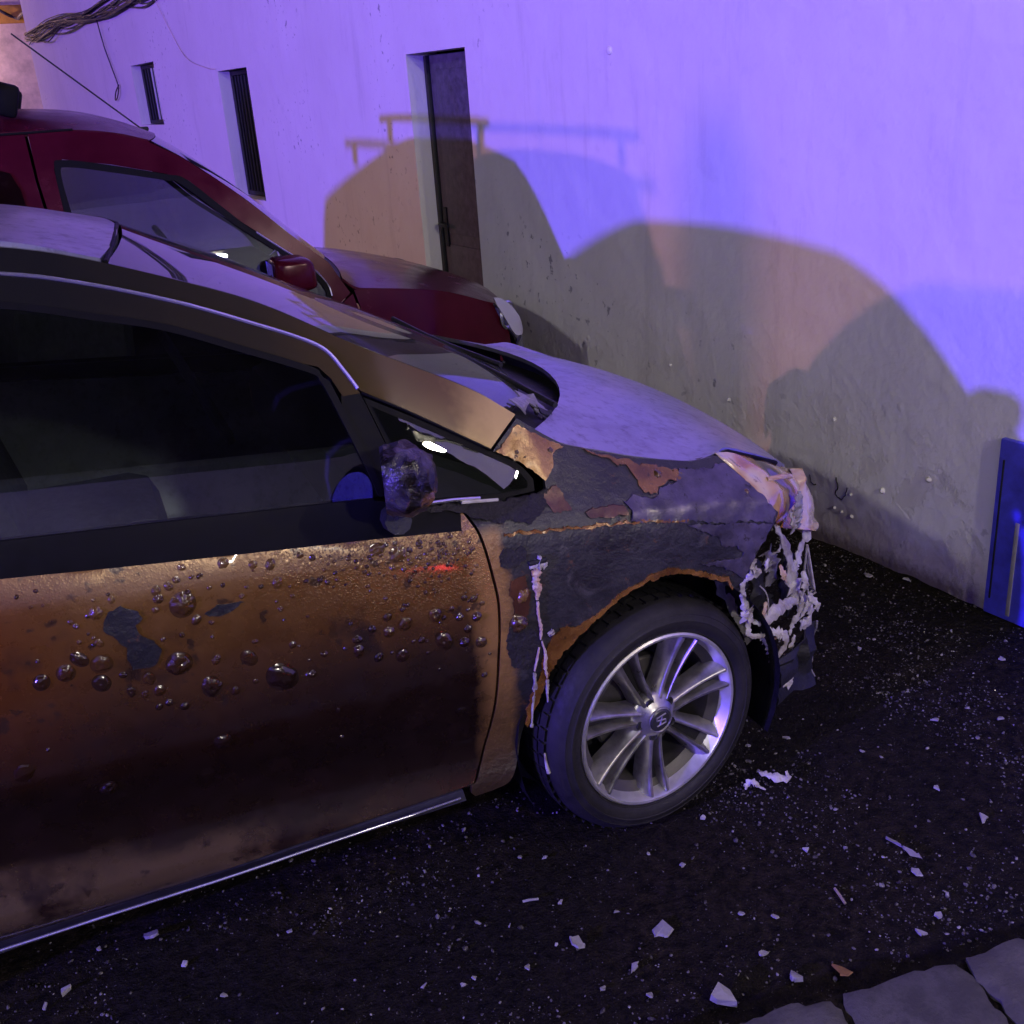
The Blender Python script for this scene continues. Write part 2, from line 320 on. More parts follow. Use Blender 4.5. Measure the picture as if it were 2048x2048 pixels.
M = dict(
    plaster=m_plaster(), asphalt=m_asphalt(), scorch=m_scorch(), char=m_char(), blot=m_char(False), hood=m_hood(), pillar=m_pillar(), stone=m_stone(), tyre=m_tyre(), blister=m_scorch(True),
    flake_brown=m_flake('browned_paint_flake', (.10, .040, .008), (.32, .15, .03), rough=.22),
    flake_gold=m_flake('gold_paint_flake', (.24, .115, .028), (.42, .24, .07), soot=.7, rough=.25),
    flake_grey=m_flake('sooty_primer_flake', (.045, .04, .055), (.13, .115, .155), metal=.7, rough=.36, soot=.75),
    flake_red=m_flake('reddish_burnt_paint_flake', (.045, .015, .007), (.10, .036, .014)),
    glass=glass('tinted_car_glass', (.50, .55, .54), 1., .0, .008), screen=glass('sooty_windscreen_glass', (.20, .21, .22), 1., .015, .10), van_glass=glass('van_glass', (.40, .44, .46), 1., 0, .012),
    gold=simple('gold_beige_paint', (.26, .17, .075), .3, .3, nscale=5, namp=.3, coat=.3),
    rubber=simple('black_rubber', (.004, .004, .0045), .6, nscale=30, spec=.12), black=simple('charred_black_plastic', (.010, .010, .011), .6, nscale=18, bump=.4, bscale=60), crust=simple('burnt_crust', (.012, .010, .010), .75, nscale=30, bump=1., bscale=45),
    dark=simple('dark_interior_trim', (.05, .05, .055), .8, nscale=8), seat=simple('dark_seat_fabric', (.14, .14, .15), .9, nscale=40),
    alloy=simple('brake_dusted_alloy', (.36, .35, .34), .33, .8, nscale=18, namp=.42), alloy_dark=simple('dusty_rim_barrel', (.09, .085, .08), .5, .6, nscale=20), bright=simple('polished_alloy_edge', (.62, .61, .60), .38, .7, nscale=30, namp=.1), cap=simple('dark_hub_cap', (.06, .06, .065), .35, .5),
    chrome=simple('pale_trim_strip', (.70, .70, .72), .25, .8), sill=simple('grey_sill_trim', (.06, .06, .065), .4, .2, nscale=20),
    melt_white=m_melt('melted_pale_plastic', (.58, .56, .55), (.22, .18, .16)), melt_amber=m_lamp(), melt_grey=m_melt('melted_grey_plastic', (.16, .15, .17), (.34, .32, .35)), melt_brown=m_melt('dripping_brown_plastic', (.40, .20, .10), (.62, .54, .50), rough=.2),
    red=simple('dark_red_van_paint', (.060, .004, .012), .2, .1, nscale=6, namp=.2, coat=.0, spec=.2), red_grey=simple('grey_van_bumper', (.10, .10, .105), .6, nscale=20), lamp_glass=simple('clouded_headlamp_lens', (.55, .55, .58), .15, .2, coat=.6),
    indicator=simple('clear_indicator_lens', (.75, .74, .72), .2), door_paint=simple('dusty_dark_metal_door', (.105, .105, .12), .55, .2, nscale=22, namp=.4, bump=.2, bscale=30), iron=simple('black_iron', (.02, .022, .024), .5, .3, nscale=40), shutter=simple('dark_slatted_shutter', (.035, .045, .05), .6, nscale=25),
    lit_bar=simple('pale_lit_bar', (.62, .64, .60), .5), cable=simple('dusty_black_cable', (.035, .03, .045), .7, nscale=30), blue_metal=simple('blue_painted_metal', (.10, .10, .72), .4, .2, nscale=10, namp=.3), grey_metal=simple('galvanised_metal', (.35, .35, .36), .45, .7, nscale=15),
    facade=simple('grey_green_render', (.52, .57, .55), .9, nscale=.35, namp=.35), mossy=simple('mossy_parapet', (.16, .22, .12), .9, nscale=3),
    ochre=simple('ochre_render', (.55, .30, .06), .85, nscale=6), pink=simple('pale_render', (.72, .60, .52), .9, nscale=3, bump=.2), roof=simple('terracotta', (.35, .13, .07), .8, nscale=20),
    pebble=simple('grit_stone', (.30, .29, .28), .7, nscale=25, namp=.6), shard=simple('pale_plastic_shard', (.27, .258, .25), .45, nscale=30, namp=.15), leaf=simple('dry_leaf', (.30, .16, .05), .7, nscale=30), wood=simple('dry_stick', (.30, .24, .16), .8, nscale=30),
)
M['blue_lamp'] = emit('blue_beacon_glow', (.06, .03, 1.), 18); M['warm_lamp'] = emit('warm_floodlight_glow', (1, .62, .5), 12); M['street_lamp'] = emit('street_lamp_glow', (1, .88, .68), 30); M['red_lamp'] = emit('red_lamp_glow', (1, .02, .03), 12)

# ================================================================== THE SETTING
# wall frame: s along the wall (away from the camera), d into the wall, z up
WA = radians(-8); WP = Vector((1.453, 1.295, 0)); WS = Vector((sin(WA), cos(WA), 0)); WN = Vector((cos(WA), -sin(WA), 0))
def wp(s, d, z): return WP + WS * s + WN * d + Vector((0, 0, z))
g = 160
NG = 170; gx0, gx1, gy0, gy1 = -2.6, 2.2, -1.2, 2.6
V = [(-g, -g, 0), (g, -g, 0), (g, g, 0), (-g, g, 0)]; Fc = []
def gz(x, y):
    e = min(1, max(0, min(x - gx0, gx1 - x, y - gy0, gy1 - y) / .3)); q = Vector((x, y, 0))
    wheel = min(1, ((x / .25) ** 2 + ((y - .1) / .25) ** 2))
    return e * wheel * (.009 * noise.noise(q * 3.1) + .007 * noise.noise(q * 9) + .005 * noise.noise(q * 24) + .003 * noise.noise(q * 60) - .003)
for i in range(NG + 1):
    for j in range(NG + 1):
        x, y = gx0 + (gx1 - gx0) * i / NG, gy0 + (gy1 - gy0) * j / NG; V.append((x, y, gz(x, y)))
gi = lambda i, j: 4 + i * (NG + 1) + j
for i in range(NG):
    for j in range(NG): Fc.append((gi(i, j), gi(i + 1, j), gi(i + 1, j + 1), gi(i, j + 1)))
Fc += [(0, 1, gi(NG, 0), gi(0, 0)), (1, 2, gi(NG, NG), gi(NG, 0)), (2, 3, gi(0, NG), gi(NG, NG)), (3, 0, gi(0, 0), gi(0, NG))]
mk('ground', V, Fc, M['asphalt'])['kind'] = 'structure'

# house wall with its openings
house = empty('whitewashed_house', wp(5, .2, 0), 'long white plastered house wall lit violet, with cracks and flaking patches', 'house')
S0, S1, ZT = -4.85, 17.3, 9.0; DEP = .13
OPEN = [(2.63, 3.37, .02, 1.99), (6.40, 7.22, .985, 2.05), (9.45, 10.5, 1.61, 2.235)]
ss = sorted({S0, S1} | {v for o in OPEN for v in o[:2]}); V = []; Fc = []
def quad(a, b, c, d):
    o = len(V); V.extend([a, b, c, d]); Fc.append((o, o + 1, o + 2, o + 3))
for a, b in zip(ss, ss[1:]):
    hole = [o for o in OPEN if o[0] <= a + 1e-6 and o[1] >= b - 1e-6]
    zz = [(-.1, ZT)] if not hole else [(-.1, hole[0][2]), (hole[0][3], ZT)]
    for z0, z1 in zz: quad(wp(a, 0, z0), wp(b, 0, z0), wp(b, 0, z1), wp(a, 0, z1))
for a, b, z0, z1 in OPEN:
    quad(wp(b, 0, z0), wp(b, DEP + .08, z0), wp(b, DEP + .08, z1), wp(b, 0, z1)); quad(wp(a, DEP + .08, z0), wp(a, 0, z0), wp(a, 0, z1), wp(a, DEP + .08, z1))
    quad(wp(a, 0, z1), wp(b, 0, z1), wp(b, DEP + .08, z1), wp(a, DEP + .08, z1)); quad(wp(b, 0, z0), wp(a, 0, z0), wp(a, DEP + .08, z0), wp(b, DEP + .08, z0))
quad(wp(S1, 0, -.1), wp(S1, 6, -.1), wp(S1, 6, ZT), wp(S1, 0, ZT)); quad(wp(S0, 6, -.1), wp(S0, 0, -.1), wp(S0, 0, ZT), wp(S0, 6, ZT)); quad(wp(S0, 0, ZT), wp(S1, 0, ZT), wp(S1, 6, ZT), wp(S0, 6, ZT))
mk('wall', V, Fc, M['plaster'], house, smooth=False)
# flaked plaster: small lumps, and cracks
def lump(s, z, r, h, name='plaster_lump'):
    bm = bmesh.new(); bmesh.ops.create_icosphere(bm, subdivisions=2, radius=1)
    for v in bm.verts:
        q = v.co * (1 + .25 * noise.noise(v.co * 1.7 + Vector((s * 9, z * 7, 0))))
        v.co = wp(s + q.x * r, -q.y * h, z + q.z * r)
    return bm_obj(name, bm, M['plaster'], house)
for s, z, r, h in ((.50, .47, .010, .012), (-.35, .30, .011, .014), (-.10, .52, .009, .01), (.35, .20, .008, .008), (-.55, .40, .011, .012), (.9, .55, .008, .01), (.1, .16, .007, .008), (-.2, .24, .006, .008), (-.12, .16, .007, .01), (-.16, .155, .006, .01), (-.21, .15, .008, .01), (1.3, 1.9, .02, .01)): lump(s, z, r, h)
for pts in ([(-.12, .29), (-.13, .25), (-.12, .22), (-.155, .205)], [(-.155, .205), (-.17, .23), (-.18, .26)], [(.02, .26), (.0, .225), (-.02, .23)]):
    P = catmull([wp(s, -.0005, z) for s, z in pts], 4); P = [p + Vector((0, random.uniform(-.003, .003), random.uniform(-.003, .003))) for p in P]
    tube('crack', P, .0022, M['black'], house, 5)

# steel door in its reveal
hd = empty('house_door', wp(3.0, DEP, 0), 'dusty dark metal door with a black lever handle set deep in the white wall', 'door')
def wbox(name, s, d, z, ws, wd, wz, mat, parent, bev=.004):
    R = Matrix.Rotation(-WA, 4, 'Z'); c = wp(s, d, z); return box(name, c, (wd, ws, wz), mat, parent, bev, R)
wbox('leaf', 3.0, DEP + .03, 1.0, .73, .045, 1.955, M['door_paint'], hd, .003)
for z, hh in ((.5, .75), (1.42, .95)): wbox('pressed_panel', 3.0, DEP + .004, z, .52, .012, hh, M['door_paint'], hd, .005)
wbox('frame_post', 3.352, DEP, 1.0, .03, .04, 1.95, M['iron'], hd)
wbox('handle_plate', 3.29, DEP - .004, .98, .045, .012, .24, M['iron'], hd)
hh = tube('lever_handle', [wp(3.29, DEP - .01, 1.0), wp(3.29, DEP - .05, 1.0), wp(3.26, DEP - .055, 1.0), wp(3.17, DEP - .055, .995)], .011, M['iron'], hd)
# slatted windows
def window(o, label, n, lit):
    a, b, z0, z1 = o; e = empty('shuttered_window', wp((a + b) / 2, DEP, z0), label, 'window', 'small windows of the white house')
    wbox('pane', (a + b) / 2, DEP + .03, (z0 + z1) / 2, b - a - .01, .02, z1 - z0 - .01, M['shutter'], e, .002)
    for s in (a + .025, b - .025): wbox('frame_side', s, DEP - .005, (z0 + z1) / 2, .04, .045, z1 - z0 - .01, M['iron'], e)
    for z in (z0 + .025, z1 - .025): wbox('frame_rail', (a + b) / 2, DEP - .005, z, b - a - .09, .04, .04, M['iron'], e)
    for i in range(n):
        s = a + .06 + (b - a - .12) * (i + .5) / n
        tube('bar', [wp(s, DEP - .035, z0 + .05), wp(s, DEP - .035, z1 - .05)], .011, M['lit_bar'] if lit and i in (1, 2, 3) else M['iron'], e, 6)  # three bars get a pale colour as if lit, the rest stay iron
    return e
window(OPEN[1], 'tall dark slatted window between the steel door and the small window', 8, False)
window(OPEN[2], 'small dark window with three bars coloured pale as if lit nearest the house corner', 7, True)
# cable bundle along the top of the wall
cb = empty('cable_bundle', wp(13, -.04, 2.9), 'thick tangled bundle of dark cables strung along the upper wall', 'cables')
random.seed(3); base = [(17.15, 2.99), (16.2, 2.94), (15.0, 2.93), (13.6, 2.93), (12.2, 2.90), (11., 2.885), (10., 2.87), (9.2, 2.85), (8.2, 2.86), (7.0, 2.89), (5.5, 2.98), (3.5, 3.05)]
for k in range(16):
    oz, od = random.uniform(-.07, .07), random.uniform(.02, .09); ph = random.uniform(0, 9)
    tube('cable', catmull([wp(s, -od - .02 * sin(s * 2 + ph), z + oz + .045 * sin(s * 1.3 + ph) + (random.uniform(-.10, .02) if random.random() < .25 else 0)) for s, z in base], 4), random.uniform(.006, .013), M['cable'], cb, 6)
tube('loose_wire', catmull([wp(11.6, -.05, 2.85), wp(11.55, -.03, 2.5), wp(11.35, -.03, 2.25), wp(11.2, -.03, 2.05), wp(11.35, -.03, 1.93), wp(11.5, -.03, 1.90), wp(11.38, -.03, 1.99), wp(11.15, -.03, 2.06)], 5), .008, M['cable'], cb, 5)
tube('thin_wire', catmull([wp(8.9, -.03, 2.84), wp(8.5, -.012, 2.45), wp(8.1, -.012, 2.2), wp(7.5, -.012, 2.09), wp(7.25, -.012, 2.07)], 5), .004, M['pink'], cb, 5)
# neighbouring house beyond the corner
nh = empty('neighbour_house', wp(26, 1, 0), 'pale pink rendered house with ochre band beyond the white wall corner', 'house')
wbox('wall', 27, -1.0, 2.6, 8, 10, 5.2, M['pink'], nh, .02)
wbox('ochre_band', 22.96, -1.0, 3.72, .1, 10.1, .34, M['ochre'], nh, .02)
wbox('cornice', 22.9, -1.0, 5.2, .3, 10.2, .3, M['pink'], nh, .05)
tube('service_wire', catmull([wp(22.85, .2, 3.95), wp(22.8, .45, 3.75), wp(22.8, .7, 3.62), wp(21, .5, 3.55), wp(17.4, .3, 3.5)], 5), .03, M['cable'], nh, 6)
# low blue cabinet at the right edge, against the wall
cab = empty('blue_meter_cabinet', wp(-1.25, -.05, 0), 'low blue metal cabinet against the foot of the white wall', 'cabinet')
wbox('casing', -1.28, -.012, .315, .9, .024, .63, M['blue_metal'], cab, .006)
wbox('white_stripe', -.925, -.0255, .19, .014, .004, .34, M['shard'], cab, .001)
wbox('seam', -.852, -.0255, .31, .006, .004, .50, M['iron'], cab, .001)

# pavement of small setts, its edge square to the wall
KD = Vector((cos(WA), sin(WA), 0)); KN = Vector((-sin(WA), cos(WA), 0)); K0 = Vector((-.24, -.655, 0))
def kp(a, b, z): return K0 + KD * a + KN * b + Vector((0, 0, z))
pv = mk('pavement', [kp(-9, -5, .06), kp(1.75, -5, .06), kp(1.75, -.006, .06), kp(-9, -.006, .06), kp(-9, -5, -.05), kp(1.75, -5, -.05), kp(1.75, -.006, -.05), kp(-9, -.006, -.05)], [(0, 1, 2, 3), (3, 2, 6, 7), (0, 3, 7, 4), (1, 5, 6, 2)], M['asphalt'], smooth=False); pv['kind'] = 'structure'
random.seed(11)
def sett(a, b, wa, wb, z=.085):
    bm = bmesh.new(); n = 12
    g_ = [[bm.verts.new((0, 0, 0)) for j in range(n)] for i in range(n)]; rx = random.uniform(-.012, .012); ry = random.uniform(-.012, .012); sd = random.uniform(0, 99)
    for i in range(n):
        for j in range(n):
            u, v = i / (n - 1) - .5, j / (n - 1) - .5; e = max(abs(u), abs(v)); rr = 1 - .05 * (abs(u) * 2) ** 4 * (abs(v) * 2) ** 4
            w_ = .011 * noise.noise(Vector((i * .6 + sd, j * .6, 1))) + .006 * noise.noise(Vector((i * 1.7 + sd, j * 1.7, 1))); p = kp(a + u * wa * rr + (w_ if e > .49 else 0), b + v * wb * rr + (w_ if e > .49 else 0), z + u * rx * wa * 3 + v * ry * wb * 3 - (.006 if e > .49 else 0) + .004 * noise.noise(Vector((i * .35, j * .35, sd))) + .0025 * noise.noise(Vector((i * 1.1, j * 1.1, sd)))); g_[i][j].co = p
    for i in range(n - 1):
        for j in range(n - 1): bm.faces.new((g_[i][j], g_[i + 1][j], g_[i + 1][j + 1], g_[i][j + 1]))
    r = bmesh.ops.extrude_edge_only(bm, edges=[e for e in bm.edges if e.is_boundary])
    for v in r['geom']:
        if isinstance(v, bmesh.types.BMVert): v.co.z -= .06
    return bm_obj('sett', bm, M['stone'], pv, ang=60)
rowb = -.006
for r in range(6):
    wb = .20 if r == 0 else .19; a = -1.9 + random.uniform(-.1, 0)
    while a < 1.45:
        wa = random.uniform(.20, .30); sett(a + wa / 2, rowb - wb / 2, wa - .012, wb - .010, .072 + random.uniform(-.004, .004)); a += wa
    rowb -= wb
# house across the walkway (only seen mirrored in the car windows)
fh = empty('facing_house', (-2, -11, 0), 'plain pale three-storey house across the walkway, behind the photographer', 'house')
box('wall', (-3, -13, 4.6), (26, 4, 9.2), M['facade'], fh, .02); box('roof', (-3, -12.9, 9.34), (26.4, 4.6, .28), M['mossy'], fh, .03)
box('plinth', (-3, -10.98, .35), (26, .06, .7), M['red_grey'], fh, .01)
for z in (1.9, 5.0, 7.8):
    for x in (-11, -7.5, 7.2): box('window', (x, -10.985, z), (1.0, .05, 1.3), M['iron'], fh, .01)
box('door', (-4.6, -10.985, 1.05), (1.0, .05, 2.1), M['shutter'], fh, .01)

# ================================================================== SCORCHED CAR
YC = .864
def zb(x): return .872 - .117 * x if x < .1 else .8603 - .117 * (x - .1) - .10 * (x - .1) ** 2
PQ = [.15, .2, .235, .27, .31, .36, .42, .48, .55, .65, .75, .83, .87, .9]
PV = [.10, .05, .012, .014, .028, .034, .022, .002, -.012, -.018, -.014, -.006, .0, .012]
TX = [-3.5, -3.3, -2.9, -2.3, -.2, .1, .3, .5, .62, .72, .8, .86]; TY = [.40, .20, .07, .01, 0, 0, .008, .035, .085, .16, .28, .45]
def prof(q):
    # Catmull-like smoothing of the section through averaging
    return (lerp(q - .018, PQ, PV) + 2 * lerp(q, PQ, PV) + lerp(q + .012, PQ, PV)) / 4
def Ys(x, z):
    b = zb(x); tp = lerp(x, TX, TY)
    if z <= b: return tp + prof(z / b * .9)
    s = lerp(x, [-3, -.55, -.25, 0, .8], [.40, .42, .55, 1.1, 1.6]); h = z - b
    return tp + .009 + .025 * min(1, h / .05) * (1 if x < -.3 else max(0, -x / .3)) + s * h + .30 * h * h
car = empty('scorched_car', (-1.3, YC, 0), 'fire-damaged gold hatchback with blistered brown door and melted nose beside white wall', 'car')
DG = [(-.447, .964), (-.425, .912), (-.409, .814), (-.403, .737), (-.415, .606), (-.435, .422), (-.481, .296), (-.505, .283)]
TB = [(-2.9, 1.20), (-2.2, 1.13), (-1.62, 1.068), (-1.355, 1.036), (-1.095, 1.004), (-.807, .971), (-.648, .953), (-.463, .930)]
GB = [(-2.9, 1.245), (-2.2, 1.18), (-1.62, 1.118), (-1.343, 1.091), (-1.121, 1.07), (-.844, 1.043), (-.681, 1.027), (-.633, 1.022)]
def cm2(P, n=5): return [(v.x, v.y) for v in catmull([(a, b, 0) for a, b in P], n)]
def shift(P, dx, dz=0): return [(a + dx, b + dz) for a, b in P]
def dent(x, z): return .0015 * noise.noise(Vector((x * 6, z * 6, 3)))
def both(f):
    f(None); f(YC)
SILL = [(-.505, .283), (-.91, .270), (-1.238, .243), (-1.546, .213), (-1.70, .20)]
dg = cm2(DG)
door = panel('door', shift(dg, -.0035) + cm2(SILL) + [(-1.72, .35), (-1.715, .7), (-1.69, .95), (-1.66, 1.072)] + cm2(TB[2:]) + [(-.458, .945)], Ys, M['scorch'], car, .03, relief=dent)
door['label'] = 'blistered, browned front door'
door_l = panel('door', shift(dg, -.0035) + cm2(SILL) + [(-1.72, .35), (-1.715, .7), (-1.69, .95), (-1.66, 1.072)] + cm2(TB[2:]) + [(-.458, .945)], Ys, M['hood'], car, .06, mirror=YC)
# fender
ARCH = [(.209, .632), (.188, .660), (.141, .686), (.066, .715), (.0, .724), (-.065, .712), (-.129, .684), (-.191, .648), (-.259, .597), (-.305, .517), (-.354, .375), (-.373, .31), (-.402, .262), (-.445, .25)]
FTOP = [(-.340, 1.057), (-.262, 1.108), (-.20, 1.060), (-.158, 1.031), (-.064, .995), (.026, .966), (.165, .932), (.249, .926)]
FHL = [(.262, .910), (.290, .875), (.30, .842), (.352, .792), (.338, .770), (.303, .738), (.269, .697), (.236, .644)]
fo = shift(dg[::-1], .0035)
fo = [(-.50, .262)] + fo[1:] + [(-.425, .958), (-.35, .952), (-.262, .949), (-.240, .960), (-.236, .98), (-.26, 1.010)] + FTOP + FHL + cm2(ARCH, 4) + [(-.49, .248)]
for mir in (None, YC):
    fd = panel('front_fender', fo, Ys, M['char'] if mir is None else M['hood'], car, .025, relief=dent, mirror=mir)
    if mir is None: fender = fd; fd['label'] = 'front fender burnt down to bare steel with peeling paint'
def ragged(P, amp=.004, n=4, closed=True, seed=0):
    out = []
    L = len(P)
    for i in range(L):
        a, b = Vector((*P[i], 0)), Vector((*P[(i + 1) % L], 0)); m = max(1, int((b - a).length / .005))
        for k in range(m):
            q = a.lerp(b, k / m); nn = noise.noise(Vector((q.x * 45, q.y * 45, seed))) * 1.5 + noise.noise(Vector((q.x * 190, q.y * 190, seed))) * .8; n2 = noise.noise(Vector((q.x * 45 + 9, q.y * 45 + 4, seed))) * 1.5 + noise.noise(Vector((q.x * 190 + 5, q.y * 190, seed))) * .8
            out.append((q.x + nn * amp, q.y + n2 * amp))
    return out
PATCH = [
 ('flake_gold', [(-.268, 1.099), (-.163, 1.028), (-.189, 1.029), (-.198, 1.022), (-.204, 1.004), (-.227, .984), (-.236, .978), (-.252, .995), (-.284, 1.026), (-.332, 1.053), (-.293, 1.08)]),
 ('flake_brown', [(-.124, 1.017), (-.063, .991), (.023, .956), (.117, .929), (.112, .912), (.086, .914), (.041, .912), (.015, .900), (-.004, .906), (-.004, .945), (-.010, .957), (-.042, .974)]),
 ('flake_grey', [(.0, .902), (.012, .896), (.042, .909), (.10, .909), (.122, .927), (.205, .913), (.252, .915), (.297, .862), (.343, .797), (.326, .779), (.09, .832), (-.058, .864), (-.054, .885), (-.064, .903), (-.050, .901), (-.03, .912)]),
 ('flake_grey', [(.09, .826), (.325, .774), (.297, .735), (.258, .690), (.235, .650), (.205, .682), (.150, .708), (.111, .722), (.231, .712), (.237, .720), (.218, .743), (.176, .754), (.162, .784), (.142, .791), (.113, .810)]),
 ('flake_red', [(-.249, .957), (-.212, .966), (-.201, .93), (-.194, .912), (-.242, .922), (-.252, .944)]),
 ('flake_red', [(-.166, .906), (-.117, .907), (-.066, .899), (-.064, .876), (-.129, .886), (-.163, .896)]),
 ('flake_brown', [(.206, .638), (.188, .667), (.136, .694), (.066, .722), (.0, .733), (-.03, .725), (-.071, .712), (-.12, .692), (-.182, .660), (-.22, .648), (-.261, .655), (-.279, .639), (-.30, .605), (-.318, .55), (-.336, .48), (-.35, .40), (-.342, .39), (-.300, .517), (-.256, .592), (-.189, .643), (-.127, .679), (-.065, .706), (.0, .718), (.066, .709), (.139, .681), (.185, .656), (.203, .632)]),
 ('flake_brown', [(-.37, .905), (-.30, .897), (-.2, .884), (-.06, .866), (.09, .838), (.09, .832), (-.06, .860), (-.2, .878), (-.3, .891), (-.37, .899)]),
]
for i, (mn, P) in enumerate(PATCH):
    o = panel('paint_flake', ragged(P, .005 if mn != 'flake_gold' else .003, seed=i * 3.1), Ys, M[mn], fender, .012, .005, -.0045, relief=lambda x, z: .0034 * noise.noise(Vector((x * 32, z * 32, 1))) + .0016 * noise.noise(Vector((x * 90, z * 90, 1))))
# drooping char and drips behind the wheel
holeP = [(-.39, .86), (-.379, .874), (-.359, .865), (-.332, .871), (-.327, .849), (-.333, .83), (-.373, .825), (-.391, .839)]
panel('charred_hole', ragged(holeP, .006), Ys, M['crust'], fender, .02, .003, -.003)
panel('char_blot', ragged([(-.385, .69), (-.34, .70), (-.315, .66), (-.32, .60), (-.35, .565), (-.385, .59), (-.392, .64)], .005), Ys, M['crust'], fender, .02, .003, -.0022)
panel('char_blot', ragged([(-.37, .80), (-.335, .80), (-.325, .75), (-.335, .71), (-.37, .715)], .006), Ys, M['flake_red'], fender, .02, .003, -.0022)
def on(x, z, o=-.006): return Vector((x, Ys(x, z) + o, z))
random.seed(21)
ribbon('plastic_drip', [on(-.322, .820), on(-.300, .822), on(-.281, .816)], [.014, .026, .016], (0, -1, .1), M['melt_white'], fender, .006)
for mt, pts, wd in (('melt_brown', [(-.306, .812), (-.311, .79), (-.309, .765), (-.313, .74)], [.022, .016, .018, .007]), ('melt_white', [(-.312, .80), (-.315, .785), (-.312, .775)], [.006, .012, .004]), ('melt_brown', [(-.312, .735), (-.313, .70), (-.309, .67), (-.312, .64)], [.006, .004, .008, .003]),
                    ('melt_brown', [(-.309, .635), (-.302, .60), (-.303, .565), (-.298, .53)], [.003, .006, .007, .005]), ('melt_white', [(-.297, .525), (-.296, .49), (-.292, .455), (-.291, .43)], [.008, .006, .003, .005]),
                    ('melt_brown', [(-.316, .62), (-.324, .585), (-.330, .56)], [.003, .004, .003]), ('melt_white', [(-.330, .555), (-.328, .51), (-.331, .45), (-.330, .405), (-.331, .385)], [.007, .009, .004, .003, .008]), ('melt_white', [(-.288, .655), (-.283, .645)], [.014, .010])):
    ribbon('plastic_drip', [on(x, z, -.006) for x, z in pts], wd, (0, -1, .05), M[mt], fender, .004, .35)
tube('plastic_drip', catmull([(-.318, -.012, .33), (-.316, -.014, .30), (-.312, -.016, .275)], 4), lambda t: .003 + .003 * t, M['melt_white'], fender, 6)
box('side_repeater', on(-.303, .828, -.004), (.045, .012, .012), M['black'], fender, .004)

# lacquer bubbles on the door
BL = [(-1.052, 0.914, 0.0241), (-1.081, 0.795, 0.0246), (-0.889, 0.71, 0.0329), (-1.03, 0.728, 0.0211), (-0.948, 0.77, 0.0172), (-1.256, 0.853, 0.0157), (-1.285, 0.832, 0.017), (-1.209, 0.936, 0.0129), (-1.177, 0.955, 0.0074), (-1.095, 0.953, 0.0092), (-1.094, 0.936, 0.0092), (-1.071, 0.956, 0.0092), (-1.103, 0.916, 0.0074), (-1.033, 0.877, 0.0105), (-1.054, 0.965, 0.0066), (-0.962, 0.975, 0.0118), (-1.04, 0.986, 0.0074), (-0.906, 0.96, 0.0093), (-0.873, 0.953, 0.0104), (-0.866, 0.914, 0.0112), (-0.899, 0.914, 0.0056), (-0.939, 0.903, 0.006), (-0.997, 0.935, 0.0052), (-1.065, 0.853, 0.0056), (-1.101, 0.853, 0.0045), (-1.128, 0.749, 0.0134), (-1.156, 0.748, 0.0076), (-1.115, 0.717, 0.0085), (-1.135, 0.713, 0.0069), (-1.088, 0.699, 0.0096), (-1.143, 0.779, 0.0133), (-1.228, 0.794, 0.017), (-1.22, 0.833, 0.0188), (-1.179, 0.76, 0.0114), (-1.216, 0.876, 0.0093), (-1.33, 0.825, 0.017), (-1.029, 0.593, 0.0198), (-1.402, 0.645, 0.0197), (-1.263, 0.55, 0.0181), (-0.828, 0.699, 0.0097), (-0.797, 0.737, 0.0077), (-0.858, 0.775, 0.0084), (-0.944, 0.715, 0.0058), (-1.013, 0.781, 0.0076), (-0.784, 0.593, 0.004), (-1.187, 0.8, 0.0076), (-0.986, 0.706, 0.0096), (-0.811, 0.957, 0.0064), (-0.788, 0.947, 0.0071), (-0.653, 0.934, 0.0146), (-0.612, 0.914, 0.0164), (-0.585, 0.917, 0.0066), (-0.632, 0.938, 0.0049), (-0.613, 0.937, 0.0052), (-0.562, 0.926, 0.0082), (-0.491, 0.924, 0.005), (-0.549, 0.762, 0.0175), (-0.48, 0.785, 0.0074), (-0.459, 0.777, 0.0095), (-0.441, 0.762, 0.0061), (-0.511, 0.767, 0.0068), (-0.495, 0.742, 0.0088), (-0.456, 0.734, 0.0123), (-0.479, 0.71, 0.0096), (-0.536, 0.697, 0.0212), (-0.618, 0.758, 0.0141), (-0.654, 0.784, 0.0093), (-0.69, 0.766, 0.008), (-0.655, 0.75, 0.0134), (-0.725, 0.75, 0.0116), (-0.725, 0.724, 0.0133), (-0.684, 0.698, 0.0101), (-0.632, 0.688, 0.0169), (-0.586, 0.712, 0.0081), (-0.604, 0.713, 0.0051), (-0.576, 0.678, 0.0041), (-0.491, 0.681, 0.012), (-0.452, 0.67, 0.0138), (-0.45, 0.584, 0.0078), (-0.434, 0.635, 0.0042), (-0.553, 0.629, 0.0041), (-0.785, 0.595, 0.0051), (-0.474, 0.755, 0.0051), (-0.83, 0.732, 0.0046)]
